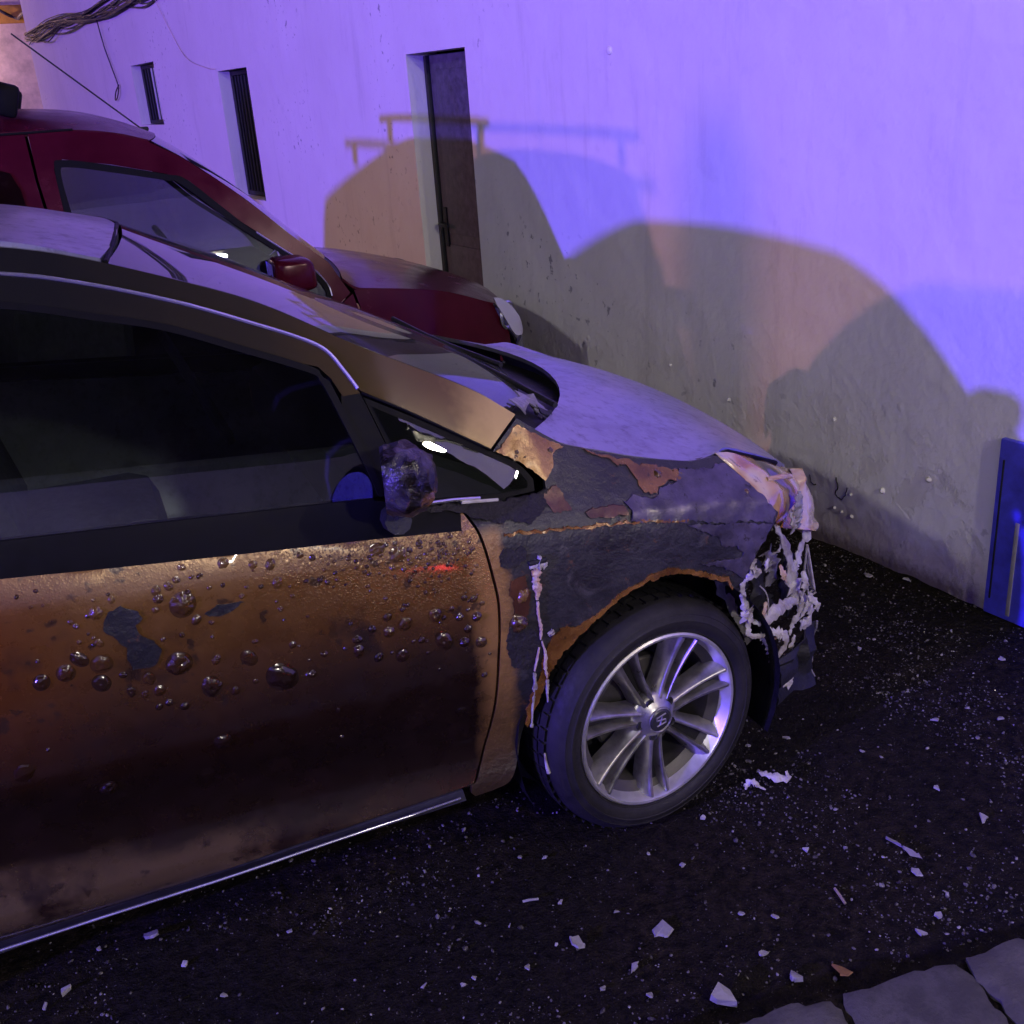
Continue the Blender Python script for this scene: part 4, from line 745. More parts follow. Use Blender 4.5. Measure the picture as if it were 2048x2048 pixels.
# wheels
def make_wheel(steer, cx, right=True):
    hub = link(bpy.data.objects.new('wheel', None)); set_parent(hub, car)
    lathe('tyre', [(.2335, .0), (.238, .006), (.2395, .0085), (.2415, .0085), (.243, .0105), (.2455, .0115), (.247, .0135), (.262, .018), (.2665, .0178), (.268, .0192), (.2705, .0190), (.272, .0172), (.280, .016), (.2845, .0140), (.286, .0148), (.2885, .0130), (.2895, .0108), (.296, .006), (.308, -.012), (.314, -.034), (.317, -.07), (.3175, -.10), (.317, -.15), (.314, -.18), (.306, -.205), (.28, -.22), (.24, -.215), (.2335, -.20), (.230, -.1)], M['tyre'], hub, 96, closed=True, ang=45)
    # tread grooves
    V = []; Fc = []
    for gy in (-.045, -.075, -.105, -.135, -.165): pass
    lathe('rim_lip', [(.2345, -.004), (.2345, .006), (.230, .010), (.2245, .009), (.222, .004), (.219, -.008), (.212, -.022)], M['bright'], hub, 96)
    lathe('rim_dish', [(.213, -.021), (.205, -.030), (.190, -.040), (.186, -.060), (.186, -.17)], M['alloy_dark'], hub, 72)
    lathe('brake_disc', [(.0, -.075), (.135, -.075), (.140, -.080), (.140, -.1)], M['alloy_dark'], hub, 48)
    lathe('back_plate', [(0, -.12), (.20, -.12)], M['black'], hub, 32)
    lathe('hub_boss', [(.0, .004), (.036, .004), (.042, .000), (.050, -.008), (.062, -.014), (.070, -.026), (.072, -.05)], M['alloy'], hub, 48)
    c = lathe('centre_cap', [(0, .0085), (.026, .008), (.0305, .005), (.031, .002)], M['cap'], hub, 32)
    lathe('cap_ring', [(.0305, .0045), (.0325, .007), (.0345, .0045)], M['alloy'], c, 32)
    for (xa, za, xb, zb_) in ((-.012, .012, .014, .017), (-.014, .004, .013, .001), (-.013, -.012, .014, -.008), (-.014, .013, -.012, .003), (.013, .001, .014, -.009), (.003, .014, -.004, -.012)):
        tube('emblem_stroke', [Vector((xa, -.0095, za)), Vector((xb, -.0095, zb_))], .0022, M['alloy'], c, 5)
    # seven twin spokes
    V = []; Fc = []
    def strip(pts_fn, n=9):
        o = len(V); rows = [pts_fn(i / (n - 1)) for i in range(n)]; m = len(rows[0])
        for r in rows: V.extend(r)
        for i in range(n - 1):
            for j in range(m - 1): Fc.append((o + i * m + j, o + i * m + j + 1, o + (i + 1) * m + j + 1, o + (i + 1) * m + j))
    me_all = []
    for k in range(7):
        V = []; Fc = []
        A = radians(166 + k * 360 / 7)
        for s in (-1, 1):
            def f(t, s=s):
                r = .052 + (.2185 - .052) * t
                off = s * (.0115 + .0125 * t)        # distance of the ridge from the pair's middle line
                dep = .002 - .030 * (1 - t) * t * 1.2 - .010 * (1 - t) + .004 * t
                w_in = .0042 + .0006 * t; w_out = .009 + .034 * max(0, t - .35) ** 1.2 + .010 * (1 - t) ** 3
                cs, sn = cos(A), sin(A)
                def P(o, d): return Vector((r * cs - o * sn, -d, r * sn + o * cs))
                return [P(off - s * w_in * 1.5, dep - .034), P(off - s * w_in, dep - .003), P(off - s * .0028, dep), P(off + s * .0028, dep), P(off + s * .0055, dep - .003), P(off + s * w_out, dep - .020 - .010 * t), P(off + s * (w_out + .002), dep - .05)]
            strip(f, 12)
        def fs(t):
            r = .075 + (.213 - .075) * t; w = .006 + .010 * t; cs, sn = cos(A), sin(A); d = -.034 - .010 * (1 - t)
            return [Vector((r * cs - o * sn, -d, r * sn + o * cs)) for o in (-w, 0, w)]
        n_sp = len(Fc); strip(fs, 6)
        bm = bmesh.new(); vs = [bm.verts.new(v) for v in V]
        for q in Fc: bm.faces.new([vs[i] for i in q])
        bm.faces.ensure_lookup_table()
        for q in bm.faces[n_sp:]: q.material_index = 1
        sp_ = bm_obj('twin_spoke', bm, M['alloy'], hub, ang=50); sp_.data.materials.append(M['black'])
    for k in range(5):
        a = radians(40 + 72 * k); lathe('bolt_hole', [(.0, -.0005), (.0085, -.0005), (.0105, .0015), (.012, -.002)], M['black'], hub, 16, Matrix.Translation((.0515 * cos(a), .0075, .0515 * sin(a))))
    # tread blocks on the running surface
    V = []; Fc = []
    for gk, gy in enumerate((.040, .072, .104, .136, .168)):
        for i in range(54):
            a0 = 2 * pi * i / 54 + .02 * gk; a1 = a0 + 2 * pi / 54 * .82; o = len(V)
            for a in (a0, (a0 + a1) / 2, a1):
                for yy in (gy - .013, gy + .013): V.append(Vector((.3205 * cos(a), yy, .3205 * sin(a)))); 
            for a in (a0, a1):
                for yy in (gy - .013, gy + .013): V.append(Vector((.314 * cos(a), yy, .314 * sin(a))))
            Fc += [(o, o + 1, o + 3, o + 2), (o + 2, o + 3, o + 5, o + 4), (o, o + 6, o + 7, o + 1), (o + 4, o + 5, o + 9, o + 8)]
    tb_ = mk('tread', V, Fc, M['tyre'], hub, ang=20)
    return hub
whl = make_wheel(0, 0); kids = [o for o in bpy.data.objects if o.parent == whl or (o.parent and o.parent.parent == whl)]
def place_wheel(w_, x, y, rz, spin=0): w_.matrix_basis = Matrix.Translation((x, y, .3175)) @ Matrix.Rotation(rz, 4, 'Z') @ Matrix.Rotation(spin, 4, 'Y')
for o in kids: o.matrix_parent_inverse = Matrix.Identity(4)
def copy_wheel():
    c = link(whl.copy()); m = {}
    for o in [q for q in bpy.data.objects if q.parent == whl]:
        n = link(o.copy()); n.parent = c
        for s in [q for q in bpy.data.objects if q.parent == o]: u = link(s.copy()); u.parent = n
    return c
for x, y, rz in ((0, 2 * YC, radians(180 + 7.3)), (-2.58, .0, 0), (-2.58, 2 * YC, pi)): place_wheel(copy_wheel(), x, y, rz, .4)
place_wheel(whl, 0, 0, radians(7.3))

# ================================================================== RED VAN
KC = 3.25
def Yk(x, z):
    h = max(0, z - 1.0); t_ = lerp(x, [-3.3, -3.1, -2.6, -.1, .3, .55, .75, .9], [.12, .03, 0, 0, .02, .07, .17, .40])
    lo = lerp(z, [.2, .35, .6, .8, 1.0], [.06, .01, -.012, -.008, 0])
    return 2.42 + t_ + lo + .10 * h + .22 * h * h + (.9 * (z - 1.72) ** 1.3 if z > 1.72 else 0)
van = empty('red_van', (-1.2, KC, 0), 'dark red high-roofed van with roof bars parked behind the scorched car', 'van')
WIN = cm2([(-1.066, 1.435), (-1.075, 1.600), (-1.045, 1.622), (-.902, 1.592), (-.712, 1.545), (-.645, 1.520), (-.473, 1.352), (-.336, 1.240), (-.226, 1.150), (-.170, 1.075), (-.160, 1.035), (-.185, 1.0)], 4) + [(-.60, .985), (-1.06, .985)]
WINo = cm2([(-1.092, 1.435), (-1.094, 1.622), (-1.06, 1.650), (-.89, 1.616), (-.70, 1.566), (-.62, 1.535), (-.455, 1.366), (-.320, 1.254), (-.208, 1.162), (-.150, 1.085), (-.140, 1.035), (-.17, .985)], 4) + [(-.60, .968), (-1.085, .968)]
SIL = [(-.132, 1.172), (-.165, 1.200), (-.279, 1.313), (-.399, 1.437), (-.506, 1.536), (-.624, 1.632), (-.741, 1.706), (-.862, 1.752), (-1.047, 1.797), (-1.236, 1.812)]
def vglass(n, o, f=Yk, mir=None, off=.012): return panel(n, o, f, M['van_glass'], van, .08, .004, off, mirror=mir)
def ring(n, outer, inner, mat, mir, off=0., th=.02):
    """panel between two similar outlines"""
    bm = bmesh.new()
    def lay(P, d=0): return [bm.verts.new((a, Yk(a, b) + off + d, b)) for a, b in P]
    A_, B_ = lay(outer), lay(inner)
    n_ = len(A_)
    for i in range(n_):
        j = (i + 1) % n_; bm.faces.new((A_[i], A_[j], B_[j], B_[i]))
    C_ = lay(inner, th)
    for i in range(n_):
        j = (i + 1) % n_; bm.faces.new((B_[i], B_[j], C_[j], C_[i]))
    if mir is not None:
        for v in bm.verts: v.co.y = 2 * mir - v.co.y
    return bm_obj(n, bm, mat, van)
for mir in (None, KC):
    K = dict(mirror=mir)
    # front door: skin below the window, uprights and header around it
    panel('door', [(-1.150, .968), (-.145, .968), (-.050, 1.03), (-.020, .905), (.0, .75), (-.06, .55), (-.20, .30), (-1.14, .30)], Yk, M['red'], van, .05, .02, **K)
    lowA = cm2(SIL[:8] + [(-1.0, 1.775)], 4)
    panel('door_frame', [(-1.150, .972), (-1.088, .972), (-1.094, 1.435), (-1.096, 1.622), (-1.06, 1.652), (-.89, 1.618), (-.70, 1.568), (-.62, 1.537), (-.455, 1.368), (-.320, 1.256), (-.208, 1.164), (-.150, 1.087), (-.138, 1.035), (-.145, .972), (-.060, 1.035), (-.095, 1.10), (-.130, 1.168), (-.279, 1.306), (-.399, 1.428), (-.506, 1.525), (-.624, 1.620), (-.741, 1.690), (-.862, 1.728), (-1.0, 1.748), (-1.160, 1.752), (-1.158, 1.584), (-1.145, 1.444)], Yk, M['red'], van, .04, .03, **K)
    ring('window_seal', WINo, WIN, M['rubber'], mir, -.001)
    vglass('door_window', WIN, mir=mir)
    tube('window_edge', [Vector((a, (Yk(a, b) - .004) if mir is None else 2 * KC - Yk(a, b) + .004, b)) for a, b in cm2([(-.40, 1.318), (-.320, 1.252), (-.208, 1.160), (-.150, 1.084), (-.140, 1.035)], 4)], .0035, M['chrome'], van, 5)
    RW = [(-1.245, 1.0), (-1.215, 1.44), (-1.225, 1.558), (-1.25, 1.62), (-1.30, 1.64), (-1.95, 1.63), (-2.02, 1.58), (-2.03, 1.02), (-1.98, .985), (-1.28, .985)]
    panel('side_panel', [(-1.158, .30), (-1.158, 1.444), (-1.168, 1.584), (-1.172, 1.755), (-2.15, 1.755), (-3.05, 1.74), (-3.18, 1.5), (-3.22, 1.0), (-3.22, .4), (-2.95, .32), (-2.9, .5), (-2.75, .68), (-2.55, .70), (-2.36, .62), (-2.27, .45), (-2.24, .30)], Yk, M['red'], van, .06, .02, **K)
    panel('rear_window_glass', RW, Yk, M['glass_black'] if 'glass_black' in M else M['glass'], van, .1, .004, -.006, **K)
    panel('front_wing', [(-.042, 1.045), (.058, 1.035), (.218, 1.010), (.386, .970), (.56, .900), (.605, .885), (.63, .83), (.69, .735), (.70, .64), (.60, .60), (.44, .58), (.40, .66), (.30, .72), (.17, .735), (.06, .70), (-.03, .60), (-.07, .5), (-.05, .55), (.012, .75), (-.010, .905)], Yk, M['red'], van, .04, .02, **K)
    panel('headlamp', cm2([(.600, .915), (.640, .905), (.690, .868), (.745, .800), (.770, .725), (.735, .715), (.703, .735), (.655, .815), (.612, .885)], 3), Yk, M['lamp_glass'], van, .03, .02, -.012, relief=lambda x, z: .02, **K)
    hlr = lathe('lamp_ring', [(.05, -.004), (.058, .004), (.066, -.004)], M['chrome'], van, 28, Matrix.Translation((.690, (2.548 if mir is None else 2 * KC - 2.548), .815)) @ Matrix.Rotation(radians(38 if mir is None else 142), 4, 'Z'))
    panel('bumper', [(.45, .575), (.60, .595), (.70, .63), (.775, .70), (.80, .62), (.84, .52), (.84, .36), (.70, .28), (.47, .30), (.44, .45)], Yk, M['red_grey'], van, .05, .03, -.01, **K)
    tube('roof_rail_gutter', [Vector((a, (Yk(a, b) - .0) if mir is None else 2 * KC - Yk(a, b), b)) for a, b in ((-1.0, 1.752), (-2.0, 1.76), (-3.0, 1.745))], .006, M['rubber'], van, 5)
def loft_van(name, edge, centre, mat, n=6, m=7, thick=.012, pw=2.2, dz=(0, 0, -1), L=30):
    E_ = catmull(edge, n); C_ = catmull(centre, n); rows = []
    def samp(P, t):
        f = t * (len(P) - 1); i = min(int(f), len(P) - 2); return P[i].lerp(P[i + 1], f - i)
    for i in range(L + 1):
        e, c = samp(E_, i / L), samp(C_, i / L); half = []
        for j in range(m + 1):
            u = j / m; half.append(Vector((e.x + (c.x - e.x) * (1 - (1 - u) ** 2), e.y + (KC - e.y) * u, e.z + (c.z - e.z) * (1 - (1 - u) ** pw))))
        rows.append(half + [Vector((p.x, 2 * KC - p.y, p.z)) for p in half[-2::-1]])
    return grid_obj(name, rows, mat, van, thick, dz)
def ky(x, z, o=0.): return (x, Yk(x, z) + o, z)
loft_van('windscreen', [ky(-.725, 1.690, .01), ky(-.624, 1.622, .01), ky(-.506, 1.526, .01), ky(-.399, 1.430, .01), ky(-.279, 1.308, .01), ky(-.15, 1.18, .01)], [(-.66, KC, 1.70), (-.55, KC, 1.618), (-.42, KC, 1.508), (-.30, KC, 1.40), (-.17, KC, 1.27), (-.03, KC, 1.13)], M['van_glass'], thick=.004, pw=1.6)
loft_van('roof', [ky(-3.1, 1.74), ky(-2.6, 1.762), ky(-2.0, 1.766), ky(-1.4, 1.764), ky(-1.05, 1.756), ky(-.862, 1.732), ky(-.735, 1.695)], [(-3.15, KC, 1.80), (-2.6, KC, 1.84), (-2.0, KC, 1.852), (-1.4, KC, 1.852), (-1.03, KC, 1.828), (-.83, KC, 1.778), (-.66, KC, 1.706)], M['red'], pw=3., thick=.02)
loft_van('bonnet', [ky(-.085, 1.10), ky(-.03, 1.055), ky(.058, 1.038), ky(.218, 1.013), ky(.386, .973), ky(.56, .905), ky(.605, .888)], [(.0, KC, 1.105), (.10, KC, 1.085), (.25, KC, 1.052), (.42, KC, 1.005), (.60, KC, .945), (.78, KC, .865), (.86, KC, .79)], M['red'], pw=2.4)
loft_van('scuttle', [ky(-.15, 1.165, .01), ky(-.09, 1.10, .01)], [(-.04, KC, 1.12), (.01, KC, 1.095)], M['black'], thick=.01)
loft_van('nose', [(.62, 2.56, .86), (.70, 2.60, .75), (.78, 2.66, .64), (.82, 2.72, .40)], [(.86, KC, .79), (.92, KC, .70), (.95, KC, .6), (.95, KC, .36)], M['red_grey'], dz=(-1, 0, 0))
loft_van('rear_doors', [(-3.18, 2.50, .35), (-3.2, 2.48, 1.0), (-3.16, 2.6, 1.5), (-3.08, 2.68, 1.74)], [(-3.24, KC, .35), (-3.26, KC, 1.0), (-3.22, KC, 1.5), (-3.15, KC, 1.80)], M['red'], dz=(1, 0, 0))
v_ = box('chassis', (-1.2, KC, .40), (3.4, 1.1, .25), M['black'], van, .03)
ind = box('side_indicator', (.079, 2.418, .872), (.062, .016, .034), M['indicator'], van, .014); box('bulb_slit', (.079, 2.4085, .872), (.006, .004, .02), M['black'], ind, .001)
# mirror, aerial, roof bars
bm = bmesh.new(); bmesh.ops.create_icosphere(bm, subdivisions=3, radius=1)
for v in bm.verts:
    c = v.co; s_ = lambda a: math.copysign(abs(a) ** .36, a); v.co = Vector((-.315 + .082 * s_(c.x) * (1 - .12 * c.z), 2.29 + .095 * s_(c.y), 1.165 + .066 * s_(c.z) * (1 - .15 * c.x)))
vm = bm_obj('door_mirror', bm, M['red'], van); box('mirror_foot', (-.30, 2.395, 1.11), (.07, .10, .05), M['black'], vm, .015)
mk('mirror_glass', [(-.396, 2.25, 1.115), (-.396, 2.37, 1.115), (-.397, 2.375, 1.215), (-.397, 2.245, 1.215)], [(0, 1, 2, 3)], M['mirror_glass'], vm, smooth=False)
tube('aerial', [Vector((-.687, KC, 1.712)), Vector((-1.142, KC, 2.13))], .0035, M['iron'], van, 6); box('aerial_base', (-.70, KC, 1.722), (.06, .03, .02), M['black'], van, .008)
for x in (-1.26, -2.25):
    rb = tube('roof_bar', [Vector((x, 2.60, 1.935)), Vector((x, 2.8, 1.945)), Vector((x, KC, 1.948)), Vector((x, 3.7, 1.945)), Vector((x, 3.90, 1.935))], .020, M['black'], van, 8)
    for y in (2.705, 2 * KC - 2.705): box('bar_foot', (x + .045, y, 1.875), (.10, .04, .12), M['rubber'], rb, .02, Matrix.Rotation(radians(18), 4, 'Y'))
for y in (2.85, 3.65):
    st = box('front_seat', (-.95, y, .75), (.5, .5, .2), M['seat'], van, .06); box('backrest', (-1.20, y, 1.12), (.16, .46, .62), M['seat'], st, .06, Matrix.Rotation(radians(-12), 4, 'Y')); box('headrest', (-1.26, y, 1.49), (.09, .26, .16), M['seat'], st, .04)
box('dashboard', (-.33, KC, 1.0), (.34, 1.4, .18), M['dark'], van, .05); box('cargo_screen', (-1.75, KC, 1.0), (.04, 1.45, 1.2), M['dark'], van, .01)
R_ = Matrix.Translation((-.60, 3.63, 1.10)) @ Matrix.Rotation(radians(60), 4, 'Y')
V, Fc = tube_data([R_ @ Vector((.19 * cos(radians(a)), .19 * sin(radians(a)), 0)) for a in range(0, 361, 12)], .014, 8); mk('steering_wheel', V, Fc, M['dark'], van)
for x in (.17, -2.56):
    for y, s in ((2.50, 1), (2 * KC - 2.50, -1)):
        lathe('wheel', [(.0, .0), (.16, .01), (.19, .0), (.2, .01), (.26, .012), (.29, -.01), (.298, -.05), (.298, -.14), (.28, -.17), (.1, -.17)], M['tyre'], van, 40, Matrix.Translation((x, y, .298)) @ Matrix.Diagonal((1, s, 1, 1)))

# ================================================================== DEBRIS
random.seed(77)
CAMX, CAMY = -1.12, -2.0
def inview(x, y): return y < 1.6 and x > -1.9 and x < 1.75 and y > -1.2
def stone_verts(r):
    base = [(0, 0, 1), (.89, 0, .45), (.28, .85, .45), (-.72, .53, .45), (-.72, -.53, .45), (.28, -.85, .45), (.72, .53, -.45), (-.28, .85, -.45), (-.89, 0, -.45), (-.28, -.85, -.45), (.72, -.53, -.45)]
    return base
IF = [(0, 1, 2), (0, 2, 3), (0, 3, 4), (0, 4, 5), (0, 5, 1), (1, 6, 2), (2, 6, 7), (2, 7, 3), (3, 7, 8), (3, 8, 4), (4, 8, 9), (4, 9, 5), (5, 9, 10), (5, 10, 1), (1, 10, 6)]
def grit(name, label, n, r0, r1, mat, dens):
    V = []; Fc = []; k = 0
    while k < n:
        x = random.uniform(-2.2, 1.7); y = random.uniform(-.66, 1.7)
        if y < -.62 - .14 * (x + .24) + .01: continue
        wallx = 1.453 - (y - 1.295) * .1405
        if x > wallx - .01: continue
        if random.random() > dens(x, y): continue
        r = r0 + (r1 - r0) * random.random() ** 4; a = random.uniform(0, 6.28); sx, sy, sz = r * random.uniform(.7, 1.3), r * random.uniform(.5, 1.), r * random.uniform(.35, .8); o = len(V); tl = random.uniform(-.4, .4); zg = gz(x, y)
        for bx, by, bz in stone_verts(r):
            j = random.uniform(.75, 1.2); px, py, pz = bx * sx * j, by * sy * j, bz * sz * j; pz2 = pz + px * tl
            V.append((x + px * cos(a) - py * sin(a), y + px * sin(a) + py * cos(a), sz * .30 + pz2 + zg))
        Fc += [tuple(i + o for i in f) for f in IF]; k += 1
    o = mk(name, V, Fc, mat, None, smooth=False); tag(o, label, 'grit', kind='stuff'); return o
def dn(x, y): return .08 + .92 * max(0, min(1, .35 + 1.5 * noise.noise(Vector((x * 2.2, y * 2.2, 0))) + .9 * noise.noise(Vector((x * 9, y * 9, 4))) + (.30 if x > .2 else -.15))) ** 1.5
t = NT('mixed_grit'); n = t.noise(38, 2, .4); c = t.ramp(n, [(.25, (.012, .0105, .009)), (.45, (.045, .040, .035)), (.60, (.13, .122, .11)), (.76, (.42, .40, .38))]); t.P(Base_Color=c, Roughness=t.mr(t.noise(70, 2), .4, .6, .15, .7)); M['grit'] = t.m
grit('loose_grit', 'fine dark grit and chippings strewn over the asphalt', 26000, .0012, .0055, M['grit'], dn)
grit('gravel', 'small pale stones and crumbs scattered on the asphalt', 1400, .003, .010, M['grit'], dn)
# larger single pieces, each a thing of its own
def shard(x, y, size, label, mat, name='plastic_shard', cat='debris', seed=0, z=.0, n=7, thick=.25, tilt=.25, elong=1., group='loose fragments on the asphalt'):
    rnd = random.Random(seed); bm = bmesh.new(); ang = sorted(rnd.uniform(0, 6.28) for _ in range(n)); pts = [(cos(a) * size * elong * rnd.uniform(.6, 1.1), sin(a) * size * rnd.uniform(.6, 1.1)) for a in ang]
    rot = rnd.uniform(0, 6.28); tx, ty = rnd.uniform(-tilt, tilt), rnd.uniform(-tilt, tilt); th = size * thick
    def L(p, h): a, b = p[0] * cos(rot) - p[1] * sin(rot), p[0] * sin(rot) + p[1] * cos(rot); return (a, b, h + a * tx + b * ty)
    T = [bm.verts.new(L((p[0] * .9, p[1] * .9), th)) for p in pts]; B = [bm.verts.new(L(p, 0)) for p in pts]; c = bm.verts.new(L((0, 0), th * 1.15))
    for i in range(n):
        j = (i + 1) % n; bm.faces.new((T[i], T[j], c)); bm.faces.new((B[i], B[j], T[j], T[i]))
    bm.faces.new(B[::-1]); mz = min(v.co.z for v in bm.verts)
    for v in bm.verts: v.co += Vector((x, y, z + .001 - mz + max(gz(x, y), gz(x + size * .5, y), gz(x, y + size * .5)))) + Vector((rnd.uniform(-1, 1), rnd.uniform(-1, 1), rnd.uniform(-.4, .4))) * size * .08
    o = bm_obj(name, bm, mat, None, smooth=False); return tag(o, label, cat, group)
S_ = M['shard']
shard(-.177, -.56, .030, 'large white wedge-shaped shard lying in the gutter by the setts', S_, seed=1, n=5, elong=1.5, thick=.5)
shard(-.181, -.322, .026, 'torn pale plastic shard with a forked end, largest on the open asphalt', S_, seed=22, n=9, elong=1.3, thick=.15)
shard(-.379, -.28, .020, 'rounded pale fragment left of the forked plastic shard', S_, seed=3, n=8, thick=.3)
shard(.457, -.332, .019, 'bright violet-lit plastic scrap on the asphalt right of the front wheel', S_, seed=4, n=6, elong=1.4, thick=.5)
shard(.470, -.391, .024, 'long grey-violet sliver just below the bright plastic scrap', M['melt_grey'], seed=5, n=6, elong=2., thick=.2)
shard(.444, -.438, .014, 'small dull sliver below the long grey-violet one', M['melt_grey'], seed=6, n=6, elong=1.5, thick=.2)
shard(.719, -.364, .014, 'flat white chip at the far right of the asphalt', S_, seed=7, n=6, elong=1.9, thick=.3)
shard(.71, -.216, .013, 'pale notched chip near the right frame edge', S_, seed=8, n=7, thick=.4)
shard(.088, -.606, .022, 'curled brown dry leaf at the edge of the setts', M['leaf'], 'dry_leaf', 'leaf', seed=9, n=9, elong=1.5, thick=.08, tilt=.5, group=None)
shard(-.006, -.575, .017, 'round grey stone between the dry leaf and the white wedge', M['pebble'], 'stone', 'stone', seed=10, n=9, thick=.7, group=None)
shard(-1.264, .197, .020, 'pale fragment on the ground under the left end of the car sill', S_, seed=12, n=7, thick=.4)
shard(-1.46, .119, .015, 'pale stone at the lower left corner of the ground', S_, seed=13, n=7, thick=.6)
shard(1.394, .878, .020, 'flat pale flake at the foot of the wall beyond the bumper', S_, seed=14, n=6, elong=1.5, thick=.2)
shard(1.479, .778, .017, 'dull flake at the wall foot, right of the pale one', M['pebble'], seed=15, n=6, elong=1.4, thick=.2)
small = [(.262, -.256, .014), (-.033, -.159, .011), (.515, .173, .013), (.395, .187, .013), (1.086, -.061, .016), (.937, .037, .014), (1.065, .245, .012), (.388, -.57, .014), (.312, -.599, .016), (.001, -.363, .012), (.062, -.407, .011), (-.031, -.494, .013), (.104, -.035, .014), (.429, -.157, .009), (.654, .01, .008), (-.031, -.157, .011), (-.252, -.228, .010), (-.491, -.155, .007), (-.086, -.084, .008), (-.385, -.419, .012), (-.298, -.398, .015), (-.38, .046, .010), (-.325, .018, .009), (-.355, -.138, .009), (-.42, -.257, .008), (-.305, -.478, .012), (-.728, -.233, .009), (-.624, -.266, .010), (-.651, -.27, .009), (-.506, -.29, .011), (-1.204, .072, .013), (-1.384, .219, .010), (-1.504, .09, .011), (-.963, .066, .012), (-.908, .306, .009), (-1.136, -.06, .009), (1.022, .473, .012), (1.101, .495, .010), (1.357, .2, .014)]
for i, (x, y, r) in enumerate(small): shard(x, y, r * .68, 'small stray chip, thumbnail-sized or less, lying on the dark asphalt', S_ if i % 3 else M['pebble'], 'chip', 'chip', seed=100 + i, n=8 + i % 4, thick=.45, elong=1 + .3 * (i % 3), group='tiny chips strewn over the asphalt')
random.seed(41)
c1 = ribbon('melted_curl', [(.345, .06, .006), (.335, .035, .022), (.350, .01, .02), (.385, -.01, .012), (.39, .0, .03)], [.008, .016, .02, .018, .008], (.2, -.6, .8), M['melt_white'], None, .002); tag(c1, 'curled strip of melted pale plastic on the ground ahead of the wheel', 'debris')
c2 = ribbon('melted_curl', [(.268, .012, .004), (.278, .016, .02), (.292, .006, .022), (.302, .0, .010), (.315, -.012, .003)], [.006, .014, .018, .008, .005], (.1, -.6, .8), M['melt_white'], None, .002); tag(c2, 'small knotted curl of white melted plastic beside the front tyre', 'debris')
c3 = tube('dry_twig', catmull([(-.437, -.103, .006), (-.42, -.108, .008), (-.40, -.112, .006)], 3), .003, M['shard'], None, 6); tag(c3, 'thin pale stick lying on the asphalt below the front wheel', 'stick')
c4 = tube('dry_twig', catmull([(.235, -.40, .006), (.228, -.425, .010), (.225, -.45, .006)], 3), .0035, M['wood'], None, 6); tag(c4, 'short greenish twig on the open asphalt at right', 'stick')

# ================================================================== LAMPS (outside the frame; their light, reflections and shadows are in it)
def point(name, pos, col, watts, size, parent):
    l = bpy.data.lights.new(name, 'POINT'); l.energy = watts; l.color = col; l.shadow_soft_size = size
    o = link(bpy.data.objects.new(name, l)); o.location = pos; set_parent(o, parent); return o
def make_lamp(name, pos, col, watts, size, glow, label, dome):
    e = empty(name, (pos[0], pos[1], 0), label, 'lamp'); x, y, z = pos
    tube('mast', [Vector((x - .25, y, .0)), Vector((x - .25, y, z + .1))], .035, M['grey_metal'], e, 10)
    for a in (60, 180, 300): tube('stand_leg', [Vector((x - .25, y, .7)), Vector((x - .25 + .6 * cos(radians(a)), y + .6 * sin(radians(a)), .02))], .02, M['grey_metal'], e, 8)
    box('lamp_housing', (x - .17, y, z), (.12, .30, .22), M['iron'], e, .02)
    point('light_source', pos, col, watts, size, e); return e
pt = empty('shadow_post', (-6.5, 2.82, 0), 'unseen round-topped post added behind the parked cars to cast an upright wall shadow', 'post')  # added out of view only for the soft upright shadow it throws
PM = Matrix.Translation((-6.5, 2.82, 0)) @ Matrix.Rotation(radians(-90), 4, 'X')
lathe('shaft', [(.0, 2.80), (.04, 2.79), (.08, 2.74), (.105, 2.64), (.115, 2.4), (.115, .0)], M['grey_metal'], pt, 24, PM)
lathe('base_collar', [(.115, .22), (.15, .20), (.16, .0)], M['grey_metal'], pt, 24, PM)
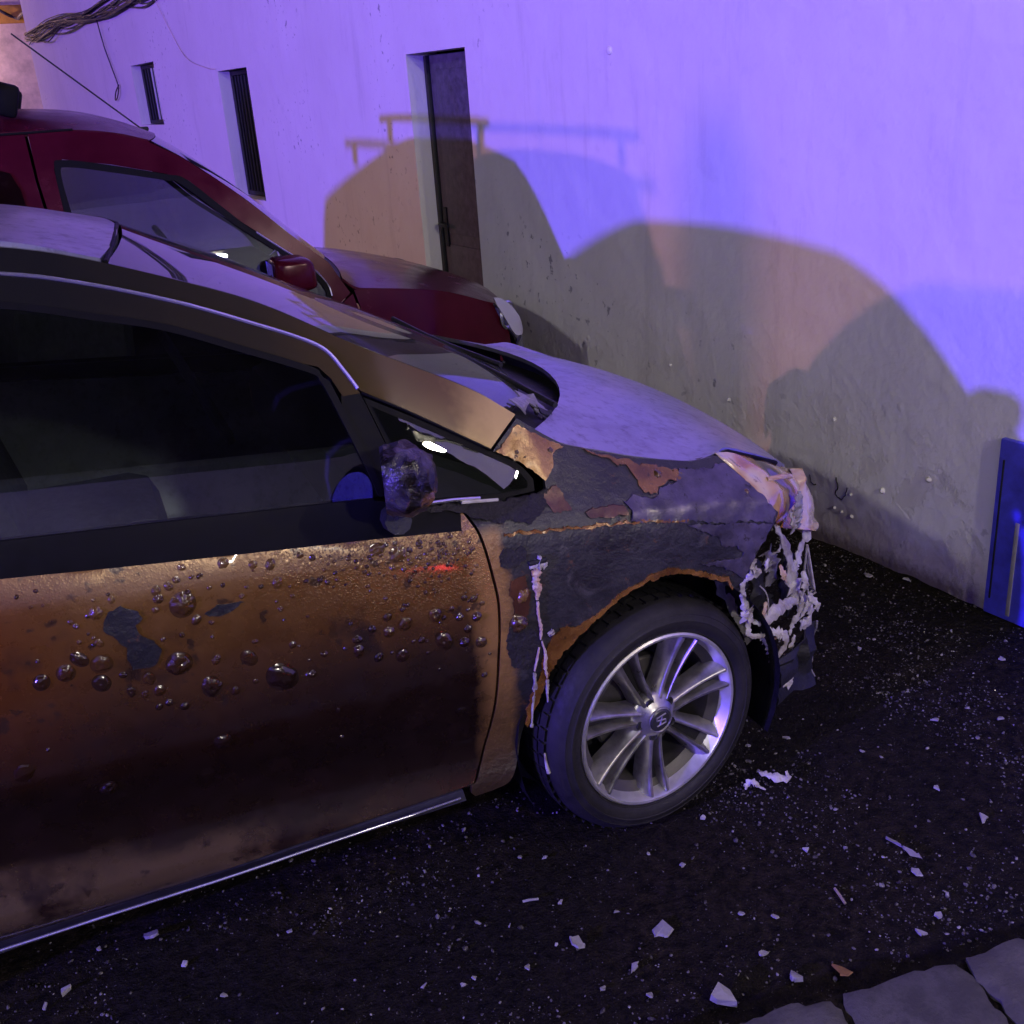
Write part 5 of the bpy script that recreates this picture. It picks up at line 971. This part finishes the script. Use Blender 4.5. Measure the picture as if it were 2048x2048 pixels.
make_lamp('blue_beacon', BLUE_POS, BLUE_COL, BLUE_W, .16, 'blue_lamp', 'blue emergency beacon on a stand behind the parked cars', True)
make_lamp('warm_floodlight', WARM_POS, WARM_COL, WARM_W, .12, 'warm_lamp', 'warm floodlight on a stand far behind the parked cars', False)
def street_lamp(pos, col, watts, size, label):
    x, y, z = pos; e = empty('street_lamp', (x, y - .9, 0), label, 'lamp', 'street lamps')
    tube('post', catmull([(x, y - .9, 0), (x, y - .9, 2.5), (x, y - .9, z - .1), (x, y - .75, z + .22), (x, y - .3, z + .25)], 5), .05, M['grey_metal'], e, 12)
    box('lamp_head', (x, y - .02, z + .22), (.20, .55, .10), M['grey_metal'], e, .03)
    point('light_source', pos, col, watts, size, e)
street_lamp(STREET_POS, STREET_COL, STREET_W, .14, 'street lamp with a bent arm across the walkway, behind the photographer')
street_lamp(TALL_POS, TALL_COL, TALL_W, .25, 'unseen taller lamp added behind the photographer to fill the shaded wall')
hl_ = empty('wall_lamp', tuple(wp(-4.35, -.1, 3.6)), 'bright bracket lamp on the white house wall, right of the frame', 'lamp')
wbox('bracket', -4.32, -.12, 3.80, .04, .24, .04, M['iron'], hl_); wbox('shade', -4.32, -.28, 3.79, .16, .18, .05, M['iron'], hl_, .02)
point('light_source', WALL_POS, WALL_COL, WALL_W, .05, hl_)
wl = empty('wall_lamp', wp(22.9, -2.2, 3.2), 'warm wall lamp on the pale pink neighbouring house', 'lamp')
wbox('bracket', 22.7, -1.9, 3.6, .5, .05, .05, M['iron'], wl); wbox('shade', 22.4, -1.9, 3.52, .16, .16, .10, M['iron'], wl, .02)
point('light_source', tuple(wp(22.3, -1.9, 3.3)), (1., .60, .52), 420, .08, wl)
rl = empty('red_warning_lamp', (RED_POS[0], RED_POS[1] - .1, .06), 'small red warning lamp set down on the pavement behind the photographer', 'lamp')
box('battery_case', (RED_POS[0], RED_POS[1] - .12, .14), (.16, .12, .15), M['iron'], rl, .02); box('lens_holder', (RED_POS[0], RED_POS[1] - .10, .29), (.15, .05, .15), M['iron'], rl, .02)
point('light_source', RED_POS, RED_COL, RED_W, .045, rl)
